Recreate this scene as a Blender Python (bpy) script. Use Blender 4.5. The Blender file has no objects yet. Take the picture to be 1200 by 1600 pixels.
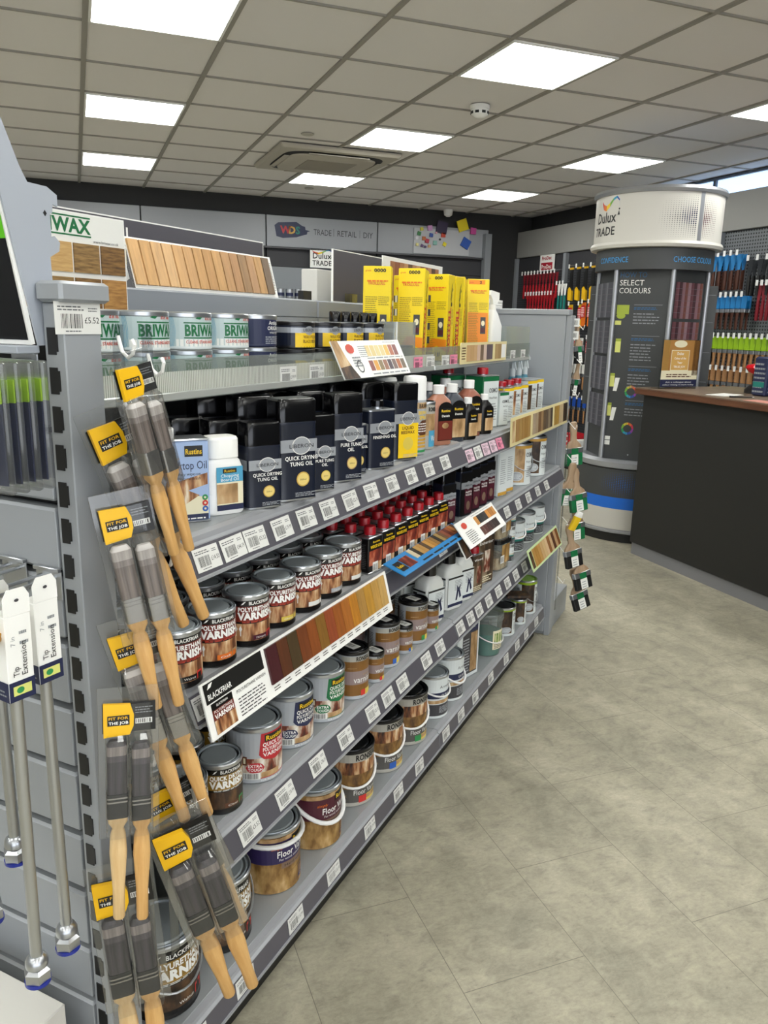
import bpy, math, random
from mathutils import Vector, Matrix
from math import sin, cos, pi, radians as rad
random.seed(7)
SC = bpy.context.scene
COL = SC.collection

# ------------------------------------------------------------------ camera
CAM_H = 1.45
def cam_basis(yaw, pitch, roll):
    f = Vector((sin(yaw)*cos(pitch), cos(yaw)*cos(pitch), sin(pitch)))
    r = Vector((cos(yaw), -sin(yaw), 0)); u = r.cross(f)
    c, s = cos(roll), sin(roll)
    return r*c + u*s, u*c - r*s, f
cr, cu, cf = cam_basis(0.3709 - rad(46.589), -0.2364, 0.0230)
cd = bpy.data.cameras.new('camera'); cam = bpy.data.objects.new('camera', cd); COL.objects.link(cam)
cd.sensor_width = 36; cd.lens = 36*1226.47/1600; cd.clip_start = .02
cam.matrix_world = Matrix(((cr.x, cu.x, -cf.x, 0), (cr.y, cu.y, -cf.y, 0), (cr.z, cu.z, -cf.z, CAM_H), (0, 0, 0, 1)))
SC.camera = cam
# ------------------------------------------------------------------ world, exposure
w = bpy.data.worlds.new('world'); SC.world = w; w.use_nodes = True
w.node_tree.nodes['Background'].inputs[0].default_value = (.75, .85, 1, 1)
w.node_tree.nodes['Background'].inputs[1].default_value = .6
SC.view_settings.view_transform = 'Standard'; SC.view_settings.look = 'None'
SC.view_settings.gamma = 1; SC.view_settings.use_curve_mapping = False
SC.view_settings.exposure = 0.12
SC.cycles.use_denoising = True
SC.cycles.max_bounces = 10; SC.cycles.transparent_max_bounces = 24
SC.cycles.sample_clamp_indirect = 4
PANEL_W = 15.0      # strength of a ceiling light's diffuser
WINDOW_W = 1.7      # daylight through the high strip window

# ------------------------------------------------------------------ frames
# World Y runs along the shelving; the room itself is turned 46.6 degrees against it.
AX = Vector((cos(rad(46.589)), sin(rad(46.589)), 0)); BX = Vector((-sin(rad(46.589)), cos(rad(46.589)), 0))
ROOM = rad(46.589)
def RM(a, b, z=0): return Vector((AX.x*a + BX.x*b, AX.y*a + BX.y*b, z))
CEIL = 2.712; A0, A1, B0, B1 = -4.2, 5.2, -5.2, 8.70

# ------------------------------------------------------------------ materials
def lin(c):
    if isinstance(c, str):
        c = [int(c[i:i+2], 16)/255 for i in (0, 2, 4)]
    return tuple((x/12.92 if x <= .04045 else ((x+.055)/1.055)**2.4) for x in c)
MATS = {}
def M(name, col='808080', rough=.5, metal=0, emit=0, alpha=1, kind=None, **k):
    if name in MATS: return MATS[name]
    m = bpy.data.materials.new(name); m.use_nodes = True; MATS[name] = m
    nt = m.node_tree; N = nt.nodes; Lk = nt.links; b = N['Principled BSDF']
    c = lin(col)
    b.inputs['Base Color'].default_value = (*c, 1)
    b.inputs['Roughness'].default_value = rough; b.inputs['Metallic'].default_value = metal
    if 'spec' in k: b.inputs['Specular IOR Level'].default_value = k['spec']
    if emit:
        b.inputs['Emission Color'].default_value = (*c, 1); b.inputs['Emission Strength'].default_value = emit
    if kind in ('clear', 'ribbed'):
        out = N['Material Output']; tr = N.new('ShaderNodeBsdfTransparent'); gl = N.new('ShaderNodeBsdfGlossy')
        gl.inputs['Roughness'].default_value = rough; tr.inputs[0].default_value = (*c, 1)
        mx = N.new('ShaderNodeMixShader'); fr = N.new('ShaderNodeLayerWeight'); fr.inputs[0].default_value = k.get('blend', .25)
        mp = N.new('ShaderNodeMath'); mp.operation = 'MULTIPLY_ADD'; mp.inputs[1].default_value = k.get('gain', .7); mp.inputs[2].default_value = k.get('base', .05)
        mp.use_clamp = True
        Lk.new(fr.outputs['Fresnel'], mp.inputs[0]); Lk.new(mp.outputs[0], mx.inputs[0]); Lk.new(tr.outputs[0], mx.inputs[1]); Lk.new(gl.outputs[0], mx.inputs[2])
        last = mx
        if k.get('haze'):
            d = N.new('ShaderNodeBsdfPrincipled'); d.inputs['Base Color'].default_value = (*lin(k.get('hazecol', 'd8dcd8')), 1); d.inputs['Roughness'].default_value = .3
            m2 = N.new('ShaderNodeMixShader'); Lk.new(last.outputs[0], m2.inputs[1]); Lk.new(d.outputs[0], m2.inputs[2]); m2.inputs[0].default_value = k['haze']
            if kind == 'ribbed':
                tc = N.new('ShaderNodeTexCoord'); wv = N.new('ShaderNodeTexWave'); wv.bands_direction = 'Y'; wv.inputs['Scale'].default_value = k.get('scale', 55)
                mr = N.new('ShaderNodeMapRange'); mr.inputs[3].default_value = k['haze']*.55; mr.inputs[4].default_value = min(1, k['haze']*1.5)
                Lk.new(tc.outputs['Object'], wv.inputs[0]); Lk.new(wv.outputs['Fac'], mr.inputs[0]); Lk.new(mr.outputs[0], m2.inputs[0])
            last = m2
        Lk.new(last.outputs[0], out.inputs[0])
        return m
    tc = N.new('ShaderNodeTexCoord')
    def noise(scale, detail=4, r=.55, stretch=None, out='Object'):
        n = N.new('ShaderNodeTexNoise'); n.inputs['Scale'].default_value = scale; n.inputs['Detail'].default_value = detail; n.inputs['Roughness'].default_value = r
        src = tc.outputs[out]
        if stretch:
            mp = N.new('ShaderNodeMapping'); mp.inputs['Scale'].default_value = stretch; Lk.new(src, mp.inputs[0]); src = mp.outputs[0]
        Lk.new(src, n.inputs[0]); return n
    def ramp(fac, stops):
        r_ = N.new('ShaderNodeValToRGB'); e = r_.color_ramp.elements
        while len(e) < len(stops): e.new(.5)
        for q, (p, cc) in zip(e, stops): q.position = p; q.color = (*lin(cc), 1)
        Lk.new(fac, r_.inputs[0]); return r_
    if kind == 'wood':
        n = noise(k.get('scale', 6), 6, .6, k.get('stretch', (9, 9, 1)))
        r_ = ramp(n.outputs[0], [(.3, k.get('dark', '6a4a2c')), (.7, col)])
        Lk.new(r_.outputs[0], b.inputs['Base Color'])
    elif kind == 'photo':   # a printed picture: broken patches of a few colours
        n = noise(k.get('scale', 40), 3, .5, k.get('stretch', (1, 1, .45)))
        cs = k['cols']; r_ = ramp(n.outputs[0], [(.3 + .42*i/(len(cs)-1), cc) for i, cc in enumerate(cs)])
        if k.get('hard'): r_.color_ramp.interpolation = 'CONSTANT'
        Lk.new(r_.outputs[0], b.inputs['Base Color'])
    elif kind == 'mottle':
        n = noise(k.get('scale', 3), 8, .65, k.get('stretch'))
        r_ = ramp(n.outputs[0], [(.3, k['dark']), (.7, col)]); Lk.new(r_.outputs[0], b.inputs['Base Color'])
    elif kind == 'perf':    # perforated sheet: rows of small dark holes
        v = N.new('ShaderNodeTexVoronoi'); v.inputs['Scale'].default_value = k.get('scale', 60); v.inputs['Randomness'].default_value = 0
        Lk.new(tc.outputs['Object'], v.inputs[0]); r_ = ramp(v.outputs['Distance'], [(0, k['dark']), (.3, k['dark']), (.36, col), (1, col)])
        Lk.new(r_.outputs[0], b.inputs['Base Color'])
    if k.get('bump'):
        n = noise(k.get('bscale', 200), 3, .5, k.get('bstretch')); bp = N.new('ShaderNodeBump'); bp.inputs['Strength'].default_value = k['bump']; bp.inputs['Distance'].default_value = .002
        Lk.new(n.outputs[0], bp.inputs['Height']); Lk.new(bp.outputs[0], b.inputs['Normal'])
    return m

# ------------------------------------------------------------------ mesh builder
class MB:
    def __init__(s): s.v = []; s.f = []; s.mi = []; s.mats = []; s.T = Matrix.Identity(4)
    def m(s, mat):
        if isinstance(mat, str): mat = M(mat)
        if mat not in s.mats: s.mats.append(mat)
        return s.mats.index(mat)
    def add(s, vs, fs, mat):
        o = len(s.v); i = s.m(mat); s.v.extend(s.T @ Vector(p) for p in vs)
        for f in fs: s.f.append(tuple(o+j for j in f)); s.mi.append(i)
        return s
    def box(s, x0, y0, z0, x1, y1, z1, mat, bev=0):
        if bev:
            b = min(bev, (x1-x0)/2.01, (y1-y0)/2.01, (z1-z0)/2.01)
            return s.loft([(z0, x0+b, y0+b, x1-b, y1-b), (z0+b, x0, y0, x1, y1), (z1-b, x0, y0, x1, y1), (z1, x0+b, y0+b, x1-b, y1-b)], mat, b)
        v = [(x0,y0,z0),(x1,y0,z0),(x1,y1,z0),(x0,y1,z0),(x0,y0,z1),(x1,y0,z1),(x1,y1,z1),(x0,y1,z1)]
        return s.add(v, [(0,3,2,1),(4,5,6,7),(0,1,5,4),(1,2,6,5),(2,3,7,6),(3,0,4,7)], mat)
    def loft(s, secs, mat, r):
        vs = []; n = 8
        for z, x0, y0, x1, y1 in secs:
            vs += [(x0+r, y0, z), (x1-r, y0, z), (x1, y0+r, z), (x1, y1-r, z), (x1-r, y1, z), (x0+r, y1, z), (x0, y1-r, z), (x0, y0+r, z)]
        fs = [tuple(reversed(range(n))), tuple(range(len(vs)-n, len(vs)))]
        for k in range(len(secs)-1):
            for i in range(n): j = (i+1) % n; fs.append((k*n+i, k*n+j, k*n+n+j, k*n+n+i))
        return s.add(vs, fs, mat)
    def se(s, secs, mat, seg=32, cap=(1, 1)):
        """loft of superellipses: (z, rx, ry[, n[, cx, cy]])"""
        vs = []
        for q in secs:
            z, rx, ry = q[:3]; n = q[3] if len(q) > 3 else 2; cx, cy = (q[4], q[5]) if len(q) > 5 else (0, 0)
            for i in range(seg):
                t = 2*pi*(i+.5)/seg; c, d = cos(t), sin(t)
                vs.append((cx + rx*math.copysign(abs(c)**(2/n), c), cy + ry*math.copysign(abs(d)**(2/n), d), z))
        fs = []
        for k in range(len(secs)-1):
            for i in range(seg): j = (i+1) % seg; fs.append((k*seg+i, k*seg+j, (k+1)*seg+j, (k+1)*seg+i))
        if cap[0]: fs.append(tuple(reversed(range(seg))))
        if cap[1]: fs.append(tuple(range(len(vs)-seg, len(vs))))
        return s.add(vs, fs, mat)
    def lathe(s, prof, mat, seg=32, cap=(1, 1)): return s.se([(z, r, r) for r, z in prof], mat, seg, cap)
    def cyl(s, p, q, r, mat, seg=12, r2=None): return s.tube([p, q], r, mat, seg, r2)
    def tube(s, pts, r, mat, seg=8, r2=None):
        pts = [Vector(p) for p in pts]; vs = []; n = len(pts); up = None
        for i, p in enumerate(pts):
            d = (pts[min(i+1, n-1)] - pts[max(i-1, 0)]).normalized()
            if up is None: up = Vector((0, 0, 1)) if abs(d.z) < .9 else Vector((1, 0, 0))
            a = d.cross(up).normalized(); b = a.cross(d).normalized(); up = b
            rr = r if r2 is None else r + (r2-r)*i/(n-1)
            for k in range(seg): t = 2*pi*k/seg; vs.append(p + (a*cos(t) + b*sin(t))*rr)
        fs = [tuple(range(seg)), tuple(reversed(range(len(vs)-seg, len(vs))))]
        for i in range(n-1):
            for k in range(seg): j = (k+1) % seg; fs.append((i*seg+k, (i+1)*seg+k, (i+1)*seg+j, i*seg+j))
        return s.add(vs, fs, mat)
    def prism(s, poly, h0, h1, mat, axis='z'):
        """polygon extruded along axis; poly in the other two axes in order"""
        def P(a, b, h): return {'z': (a, b, h), 'x': (h, a, b), 'y': (b, h, a)}[axis]
        n = len(poly); vs = [P(a, b, h0) for a, b in poly] + [P(a, b, h1) for a, b in poly]
        fs = [tuple(reversed(range(n))), tuple(range(n, 2*n))] + [(i, (i+1) % n, n+(i+1) % n, n+i) for i in range(n)]
        return s.add(vs, fs, mat)
    def build(s, name, parent=None, loc=None, rot=0, label=None, cat=None, group=None, kind=None, smooth=True):
        me = bpy.data.meshes.new(name); me.from_pydata([tuple(p) for p in s.v], [], s.f)
        for m_ in s.mats: me.materials.append(m_)
        me.polygons.foreach_set('material_index', s.mi)
        if smooth:
            me.polygons.foreach_set('use_smooth', [True]*len(s.f)); me.set_sharp_from_angle(angle=rad(32))
        me.update()
        o = bpy.data.objects.new(name, me); COL.objects.link(o)
        if parent: o.parent = parent
        if loc is not None: o.location = loc
        if rot: o.rotation_euler = rot if hasattr(rot, '__len__') else (0, 0, rot)
        tag(o, label, cat, group, kind); return o
def tag(o, label=None, cat=None, group=None, kind=None):
    if label: o['label'] = label
    if cat: o['category'] = cat
    if group: o['group'] = group
    if kind: o['kind'] = kind
    return o
def thing(name, label=None, cat=None, loc=(0, 0, 0), rot=0, group=None):
    o = bpy.data.objects.new(name, None); COL.objects.link(o); o.location = loc; o.empty_display_size = .05
    o.rotation_euler = rot if hasattr(rot, '__len__') else (0, 0, rot)
    return tag(o, label, cat, group)
def sub(name, parent):
    o = bpy.data.objects.new(name, None); COL.objects.link(o); o.parent = parent; o.empty_display_size = .03; return o
def struct(mb, name, **k): return mb.build(name, kind='structure', **k)
PROTO = {}
def copy_tree(o, parent=None):
    c = o.copy(); COL.objects.link(c)
    if parent: c.parent = parent
    for x in list(o.children): copy_tree(x, c)
    return c
def put(key, maker, loc, rot=0, label=None, group=None):
    """first use builds the thing, later uses copy it with its parts"""
    if key not in PROTO: PROTO[key] = o = maker()
    else: o = copy_tree(PROTO[key])
    o.location = loc; o.rotation_euler = rot if hasattr(rot, '__len__') else (0, 0, rot)
    if label: o['label'] = label
    if group: o['group'] = group
    return o
ORD = 'first second third fourth fifth sixth seventh eighth ninth tenth eleventh twelfth thirteenth fourteenth fifteenth sixteenth seventeenth eighteenth nineteenth twentieth'.split()

# ------------------------------------------------------------------ lettering
GLY = {}
def glyphs(txt, bold=0):
    k = (txt, bold)
    if k in GLY: return GLY[k]
    cu_ = bpy.data.curves.new('t', 'FONT'); cu_.body = txt; cu_.size = 1; cu_.resolution_u = 2; cu_.fill_mode = 'FRONT'; cu_.offset = .018*bold
    if bold: cu_.space_character = 1.04
    ob = bpy.data.objects.new('t', cu_); COL.objects.link(ob)
    dg = bpy.context.evaluated_depsgraph_get(); me = bpy.data.meshes.new_from_object(ob.evaluated_get(dg))
    vs = [(v.co.x, v.co.y) for v in me.vertices]; fs = [tuple(p.vertices) for p in me.polygons]
    bpy.data.objects.remove(ob); bpy.data.curves.remove(cu_); bpy.data.meshes.remove(me)
    if not vs: vs = [(0, 0)]
    x0 = min(p[0] for p in vs); x1 = max(p[0] for p in vs)
    CAP = .72
    GLY[k] = ([((x-x0)/CAP, y/CAP) for x, y in vs], fs, (x1-x0)/CAP); return GLY[k]
class Lab:
    """flat printing laid on a surface; mp(u, v, d) gives a point, d counts layers"""
    def __init__(s, mp, du=.01): s.mb = MB(); s.mp = mp; s.du = du
    def poly(s, pts, mat, d=1):
        us = [p[0] for p in pts]; a, b = min(us), max(us)
        if s.du > .5 or b-a < s.du*.6: s.mb.add([s.mp(u, v, d) for u, v in pts], [tuple(range(len(pts)))], mat); return s
        cuts = sorted(set([a + (b-a)*i/max(2, int((b-a)/s.du*2)) for i in range(max(2, int((b-a)/s.du*2))+1)])); col = []
        for q in cuts:
            q = min(max(q, a+1e-6), b-1e-6); vs = []
            for (u0, v0), (u1, v1) in zip(pts, pts[1:]+pts[:1]):
                if (u0-q)*(u1-q) <= 0 and abs(u1-u0) > 1e-9: vs.append(v0 + (v1-v0)*(q-u0)/(u1-u0))
            if vs: col += [s.mp(q, min(vs), d), s.mp(q, max(vs), d)]
        s.mb.add(col, [(2*i, 2*i+2, 2*i+3, 2*i+1) for i in range(len(col)//2-1)], mat); return s
    def rect(s, u0, v0, u1, v1, mat, d=1):
        n = max(1, int(abs(u1-u0)/s.du)); vs = []
        for i in range(n+1): u = u0 + (u1-u0)*i/n; vs += [s.mp(u, v0, d), s.mp(u, v1, d)]
        s.mb.add(vs, [(2*i, 2*i+2, 2*i+3, 2*i+1) for i in range(n)], mat); return s
    def ell(s, cu_, cv, ru, rv, mat, d=1, n=24):
        s.poly([(cu_ + ru*cos(2*pi*i/n), cv + rv*sin(2*pi*i/n)) for i in range(n)], mat, d); return s
    def ring(s, cu_, cv, r0, r1, mats, d=1, n=24):
        for i in range(n):
            a, b = 2*pi*i/n, 2*pi*(i+1)/n; mt = mats if isinstance(mats, str) else mats[i*len(mats)//n]
            s.poly([(cu_+r0*cos(a), cv+r0*sin(a)), (cu_+r1*cos(a), cv+r1*sin(a)), (cu_+r1*cos(b), cv+r1*sin(b)), (cu_+r0*cos(b), cv+r0*sin(b))], mt, d)
        return s
    def text(s, t, u, v, h, mat, al='c', w=None, bold=0, d=3, slope=0, it=0, vert=0):
        vs, fs, L = glyphs(t, bold); sx = h if w is None else w/L; W = L*sx
        o = {'c': -W/2, 'l': 0, 'r': -W}[al]
        if vert: q = [s.mp(u - y*h, v + o + x*sx, d) for x, y in vs]
        else: q = [s.mp(u + o + x*sx + it*y*h, v + y*h + slope*(o + x*sx), d) for x, y in vs]
        s.mb.add(q, fs, mat); return s
    def lines(s, u0, v0, u1, v1, n, mat, d=2, fill=.45, rag=.25, seed=1):
        """unreadably small print: broken thin strokes"""
        R = random.Random(seed); p = (v1-v0)/n
        for i in range(n):
            e = u1 - (u1-u0)*rag*R.random(); v = v0 + p*i
            u = u0
            while u < e:
                L = min((u1-u0)*(.08+.14*R.random()), e-u); s.poly([(u, v), (u+L, v), (u+L, v+p*fill), (u, v+p*fill)], mat, d); u += L + (u1-u0)*.03
        return s
    def bars(s, u0, v0, u1, v1, mat, d=3, n=16, seed=3):
        R = random.Random(seed); w_ = (u1-u0)/n
        for i in range(n):
            k = R.random()*.5 + .2; s.poly([(u0+w_*i, v0), (u0+w_*(i+k), v0), (u0+w_*(i+k), v1), (u0+w_*i, v1)], mat, d)
        return s
    def build(s, parent, name='label'): return s.mb.build(name, parent, smooth=False)
LAY = .00022
def cylmap(R, phi=0):
    def f(u, v, d): a = phi + u/R; r = R + .0004 + d*LAY; return (r*cos(a), r*sin(a), v)
    return f
def facemap(x, y0=0, z0=0):        # front face looking along +X; u to the right (+Y), v up
    return lambda u, v, d: (x + .0004 + d*LAY, y0+u, z0+v)
def planemap(o, U, V, Nn):
    o, U, V, Nn = Vector(o), Vector(U), Vector(V), Vector(Nn)
    return lambda u, v, d: o + U*u + V*v + Nn*(.0004 + d*LAY)

# plain colours for print
for n_, c_ in dict(ink='111111', paper='e9e9e4', white='f2f2ee', red='b3202a', navy='1b2347', yellow='f0c818', gold='c99a3c', green='0f6a3c', purple='2e2350', maroon='4a1526', blue='1d4fae',
                   sky='9fb6dd', grey='8b8f93', dgrey='3c3c40', orange='e0701c', pink='f08aa0', teal='17766c', cream='e6dfc0', lime='8fae1c', brown='5d3620', silverp='a9adb2', mid='5e6063').items():
    M(n_, c_, .45)
M('pure_red', 'c8202c', .4); M('cap_white', 'eeeeec', .35); M('cap_black', '08080a', .14); M('cap_red', 'a11420', .3); M('silver', 'b9bcc0', .28, .9); M('lid_grey', 'a3abb0', .32, .35)
M('lid_black', '101113', .22); M('tin_black', '0d0c0d', .3); M('steel_dark', '33363a', .35, .6)
M('oak', 'c69560', .55, kind='wood', dark='9c6a38', stretch=(1, 1, 9)); M('ink_soft', '4a4a50', .5)
# ================================================================== the room
def floor_mat():
    m = bpy.data.materials.new('vinyl_floor'); m.use_nodes = True; N = m.node_tree.nodes; Lk = m.node_tree.links; b = N['Principled BSDF']
    tc = N.new('ShaderNodeTexCoord'); mp = N.new('ShaderNodeMapping'); mp.inputs['Rotation'].default_value = (0, 0, rad(90)); mp.inputs['Location'].default_value = (.0, .245, 0)
    Lk.new(tc.outputs['Object'], mp.inputs[0])
    br = N.new('ShaderNodeTexBrick'); br.inputs['Scale'].default_value = 1; br.inputs['Brick Width'].default_value = .64; br.inputs['Row Height'].default_value = .32
    br.inputs['Mortar Size'].default_value = .0009; br.inputs['Mortar Smooth'].default_value = .2; br.inputs['Color1'].default_value = (.42, .42, .42, 1); br.inputs['Color2'].default_value = (.58, .58, .58, 1); br.inputs['Mortar'].default_value = (0, 0, 0, 1)
    Lk.new(mp.outputs[0], br.inputs[0])
    def nz(sc, de, ro, st, off=0):
        p = N.new('ShaderNodeMapping'); p.inputs['Scale'].default_value = st; p.inputs['Location'].default_value = (off, off, 0); Lk.new(tc.outputs['Object'], p.inputs[0])
        n = N.new('ShaderNodeTexNoise'); n.inputs['Scale'].default_value = sc; n.inputs['Detail'].default_value = de; n.inputs['Roughness'].default_value = ro; n.inputs['Distortion'].default_value = .6
        Lk.new(p.outputs[0], n.inputs[0]); return n
    n1 = nz(3.2, 9, .62, (1.6, 1, 1)); n2 = nz(13, 10, .74, (1, 1.5, 1), 5); n3 = nz(60, 7, .75, (1, 1.9, 1), 9)
    def rp(n, st):
        r = N.new('ShaderNodeValToRGB'); e = r.color_ramp.elements
        while len(e) < len(st): e.new(.5)
        for q, (p, c) in zip(e, st): q.position = p; q.color = (*lin(c), 1)
        Lk.new(n, r.inputs[0]); return r.outputs[0]
    c1 = rp(n1.outputs[0], [(.3, '94928a'), (.5, 'a9a69c'), (.68, 'b9b6ac')])
    c2 = rp(n2.outputs[0], [(.33, '6a6558'), (.47, 'a8a598'), (.62, 'c4c1b4')])
    c3 = rp(n3.outputs[0], [(.26, '3c382f'), (.38, 'a5a298'), (.6, 'bdbaae')])
    def mix(a, b_, f, bt='MULTIPLY'):
        x = N.new('ShaderNodeMix'); x.data_type = 'RGBA'; x.blend_type = bt; x.inputs[0].default_value = f; Lk.new(a, x.inputs[6]); Lk.new(b_, x.inputs[7]); return x.outputs[2]
    c = mix(c1, c2, .42, 'OVERLAY'); c = mix(c, c3, .62, 'OVERLAY')
    t = N.new('ShaderNodeMix'); t.data_type = 'RGBA'; t.blend_type = 'OVERLAY'; t.inputs[0].default_value = .3; Lk.new(c, t.inputs[6]); Lk.new(br.outputs[0], t.inputs[7])
    g = N.new('ShaderNodeMix'); g.data_type = 'RGBA'; Lk.new(br.outputs['Fac'], g.inputs[0]); Lk.new(t.outputs[2], g.inputs[6]); g.inputs[7].default_value = (*lin('716e62'), 1)
    Lk.new(g.outputs[2], b.inputs['Base Color'])
    r = N.new('ShaderNodeMapRange'); r.inputs[3].default_value = .34; r.inputs[4].default_value = .52; Lk.new(n2.outputs[0], r.inputs[0]); Lk.new(r.outputs[0], b.inputs['Roughness'])
    b.inputs['Specular IOR Level'].default_value = .38
    return m
mb = MB(); mb.box(A0, B0, -.1, A1, B1, 0, floor_mat()); struct(mb, 'floor', rot=ROOM, smooth=False)
M('ceiling_tile', 'e9e6e4', .95, spec=.1, bump=.25, bscale=420); M('t_bar', '9a968e', .6)
mb = MB(); mb.box(A0, B0, CEIL+.006, A1, B1, CEIL+.1, 'ceiling_tile'); struct(mb, 'ceiling', rot=ROOM, smooth=False)
mb = MB(); g = .012; GA, GB = .125, 4.083      # the ceiling lattice
k = -8
while GA+.6*k < A1:
    x = GA+.6*k; k += 1
    if x > A0: mb.box(x-g, B0, CEIL-.004, x+g, B1, CEIL+.006, 't_bar')
k = -16
while GB+.6*k < B1:
    y = GB+.6*k; k += 1
    if y > B0: mb.box(A0, y-g*.45, CEIL-.003, A1, y+g*.45, CEIL+.006, 't_bar')
struct(mb, 'trim_1', rot=ROOM, smooth=False)
M('wall_dark', '2c2c2d', .75); M('wall_pale', '8d8f90', .8)
for nm, bx in dict(wall_back=(A0-.1, B1, A1+.1, B1+.1), wall_right=(A1, B0-.1, A1+.1, B1+.1)).items():
    mb = MB(); mb.box(bx[0], bx[1], -.1, bx[2], bx[3], CEIL+.1, 'wall_dark'); struct(mb, nm, rot=ROOM, smooth=False)
for nm, bx in dict(wall_front=(A0-.1, B0-.1, A1, B0), wall_left=(A0-.1, B0, A0, B1)).items():
    mb = MB(); mb.box(bx[0], bx[1], -.1, bx[2], bx[3], CEIL+.1, 'wall_pale'); struct(mb, nm, rot=ROOM, smooth=False)
# high strip window in the right-hand wall, lit by daylight
mb = MB(); mb.box(A1-.012, 2.4, 2.50, A1, 6.3, 2.69, M('daylight', 'b4d0f4', .5, emit=WINDOW_W)); win = struct(mb, 'window_1', rot=ROOM, smooth=False)
mb = MB(); fr = M('window_frame', '5a6470', .4)
mb.box(A1-.04, 2.36, 2.69, A1, 6.34, CEIL-.005, fr); mb.box(A1-.04, 2.36, 2.47, A1, 6.34, 2.50, fr)
for y in [2.36+.663*i for i in range(7)]: mb.box(A1-.035, y, 2.50, A1, y+.03, 2.69, fr)
o = mb.build('window_frame', smooth=False); o.parent = win; o['kind'] = 'structure'

# added unseen emitter behind the viewpoint, built as glazing to brighten the ceiling
for n_w, (bx, dv) in enumerate([((A0+.5, B0, .35, A1-.5, B0+.02, 2.45), 0)]):
    mb = MB(); mb.box(*bx, M('added_glow', 'eef4ff', .5, emit=2.4)); w2 = struct(mb, 'window_%d' % (n_w+2), rot=ROOM, smooth=False)
    mb = MB(); L = (bx[3]-bx[0]) if not dv else (bx[4]-bx[1])
    for i in range(6):
        q = (L-.06)*i/5
        if dv: mb.box(bx[0], bx[1]+q, .30, bx[0]+.06, bx[1]+q+.06, 2.5, fr)
        else: mb.box(bx[0]+q, bx[1], .30, bx[0]+q+.06, bx[1]+.06, 2.5, fr)
    o = mb.build('window_frame', smooth=False); o.parent = w2; o['kind'] = 'structure'  # bars across the added emitter

# ---- ceiling lights
def make_light():
    t = thing('ceiling_light', 'x', 'light')
    mb = MB(); h = .288
    for a in ((-h, -h, h, -h+.012), (-h, h-.012, h, h), (-h, -h+.012, -h+.012, h-.012), (h-.012, -h+.012, h, h-.012)): mb.box(a[0], a[1], -.006, a[2], a[3], .006, 'white')
    mb.build('frame', t, smooth=False)
    mb = MB(); q = h-.012; mb.box(-q, -q, -.002, q, q, .004, M('light_diffuser', 'fcfdf8', .5, emit=PANEL_W)); mb.build('diffuser', t, smooth=False); return t
LN = {(0, -1): 'glowing square ceiling light cut off by the top of the view, above the samples board', (0, 2): 'glowing ceiling light second nearest above the left shelving, with a duller centre',
      (0, 5): 'farthest and smallest of the three left-hand glowing ceiling lights', (3, -1): 'large glowing ceiling light beside the smoke detector',
      (3, 2): 'glowing ceiling light just in front of the air conditioning cassette', (3, 5): 'small glowing ceiling light right behind the air conditioning cassette',
      (6, -1): 'glowing ceiling light cut off by the right edge of the view', (6, 2): 'glowing ceiling light above and left of the round colour display tower', (6, 5): 'small far glowing ceiling light near the dark corner of the room'}
for i in (-6, -3, 0, 3, 6):
    for j in (-13, -10, -7, -4, -1, 2, 5):
        if i < 0 and j > 2: pass
        p = RM(GA+.6*i+.3, GB+.6*j+.3, CEIL-.004)
        if GA+.6*i < A0: continue
        lb = LN.get((i, j), 'glowing square ceiling light outside the view, %s across and %s along' % (ORD[i//3+2], ORD[(j+13)//3]))
        put('light', make_light, p, ROOM, lb, 'square ceiling lights')
# ---- air conditioning cassette
t = thing('air_conditioner', 'pale square air conditioning cassette with dark slots set in the ceiling', 'air conditioner', RM(1.95, 6.49, CEIL-.004), ROOM)
mb = MB(); m_ = M('ac_white', 'b9b3a6', .5); mb.loft([(-.03, -.46, -.46, .46, .46), (-.012, -.475, -.475, .475, .475), (.0, -.475, -.475, .475, .475)], m_, .01); mb.build('panel', t)
mb = MB(); mb.se([(-.036, .37, .37, 5), (-.03, .40, .40, 5)], M('ac_dark', '232323', .6), 40); mb.build('slot', t)
mb = MB(); mb.se([(-.052, .32, .32, 5), (-.046, .345, .345, 5), (-.036, .35, .35, 5)], m_, 40); mb.box(-.2, -.2, -.055, .2, .2, -.051, M('ac_grille', '9a9386', .6))
mb.build('grille', t)
mb = MB()
for s_ in (-1, 1): mb.box(-.24, s_*.375-.018, -.046, .24, s_*.375+.018, -.040, m_); mb.box(s_*.375-.018, -.24, -.046, s_*.375+.018, .24, -.040, m_)
mb.build('louvre', t)
# ---- smoke detector and small ceiling fittings
t = thing('smoke_detector', 'white round smoke detector with dark slots below a ceiling tile', 'smoke detector', RM(2.32, 4.55, CEIL), ROOM)
mb = MB(); mb.lathe([(.055, -.022), (.058, -.018), (.058, .0)], 'white'); mb.build('base', t)
mb = MB(); mb.lathe([(.02, -.068), (.034, -.062), (.05, -.05), (.052, -.022)], 'white'); mb.build('head', t)
mb = MB()
for k in range(8):
    a = pi/4*k; c, s_ = cos(a), sin(a); mb.T = Matrix.Rotation(a, 4, 'Z'); mb.box(.0475, -.011, -.048, .0535, .011, -.034, 'ink')
mb.build('slots', t)
for i, (a, b, lb) in enumerate([(4.03, 8.57, 'small white dome sensor on the ceiling near the back wall corner'), (1.59, 5.72, 'small flush white disc on the ceiling before the air conditioning cassette'), (2.22, 7.93, 'small white ceiling disc behind the farthest middle light')]):
    mb = MB()
    if i == 0: mb.lathe([(.02, -.075), (.045, -.06), (.05, -.03), (.055, 0)], 'white')
    else: mb.lathe([(.035, -.008), (.045, -.004), (.045, .0)], M('disc_white', 'b8b3a8', .5))
    mb.build('ceiling_sensor', loc=RM(a, b, CEIL), rot=ROOM, label=lb, cat='sensor')

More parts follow.
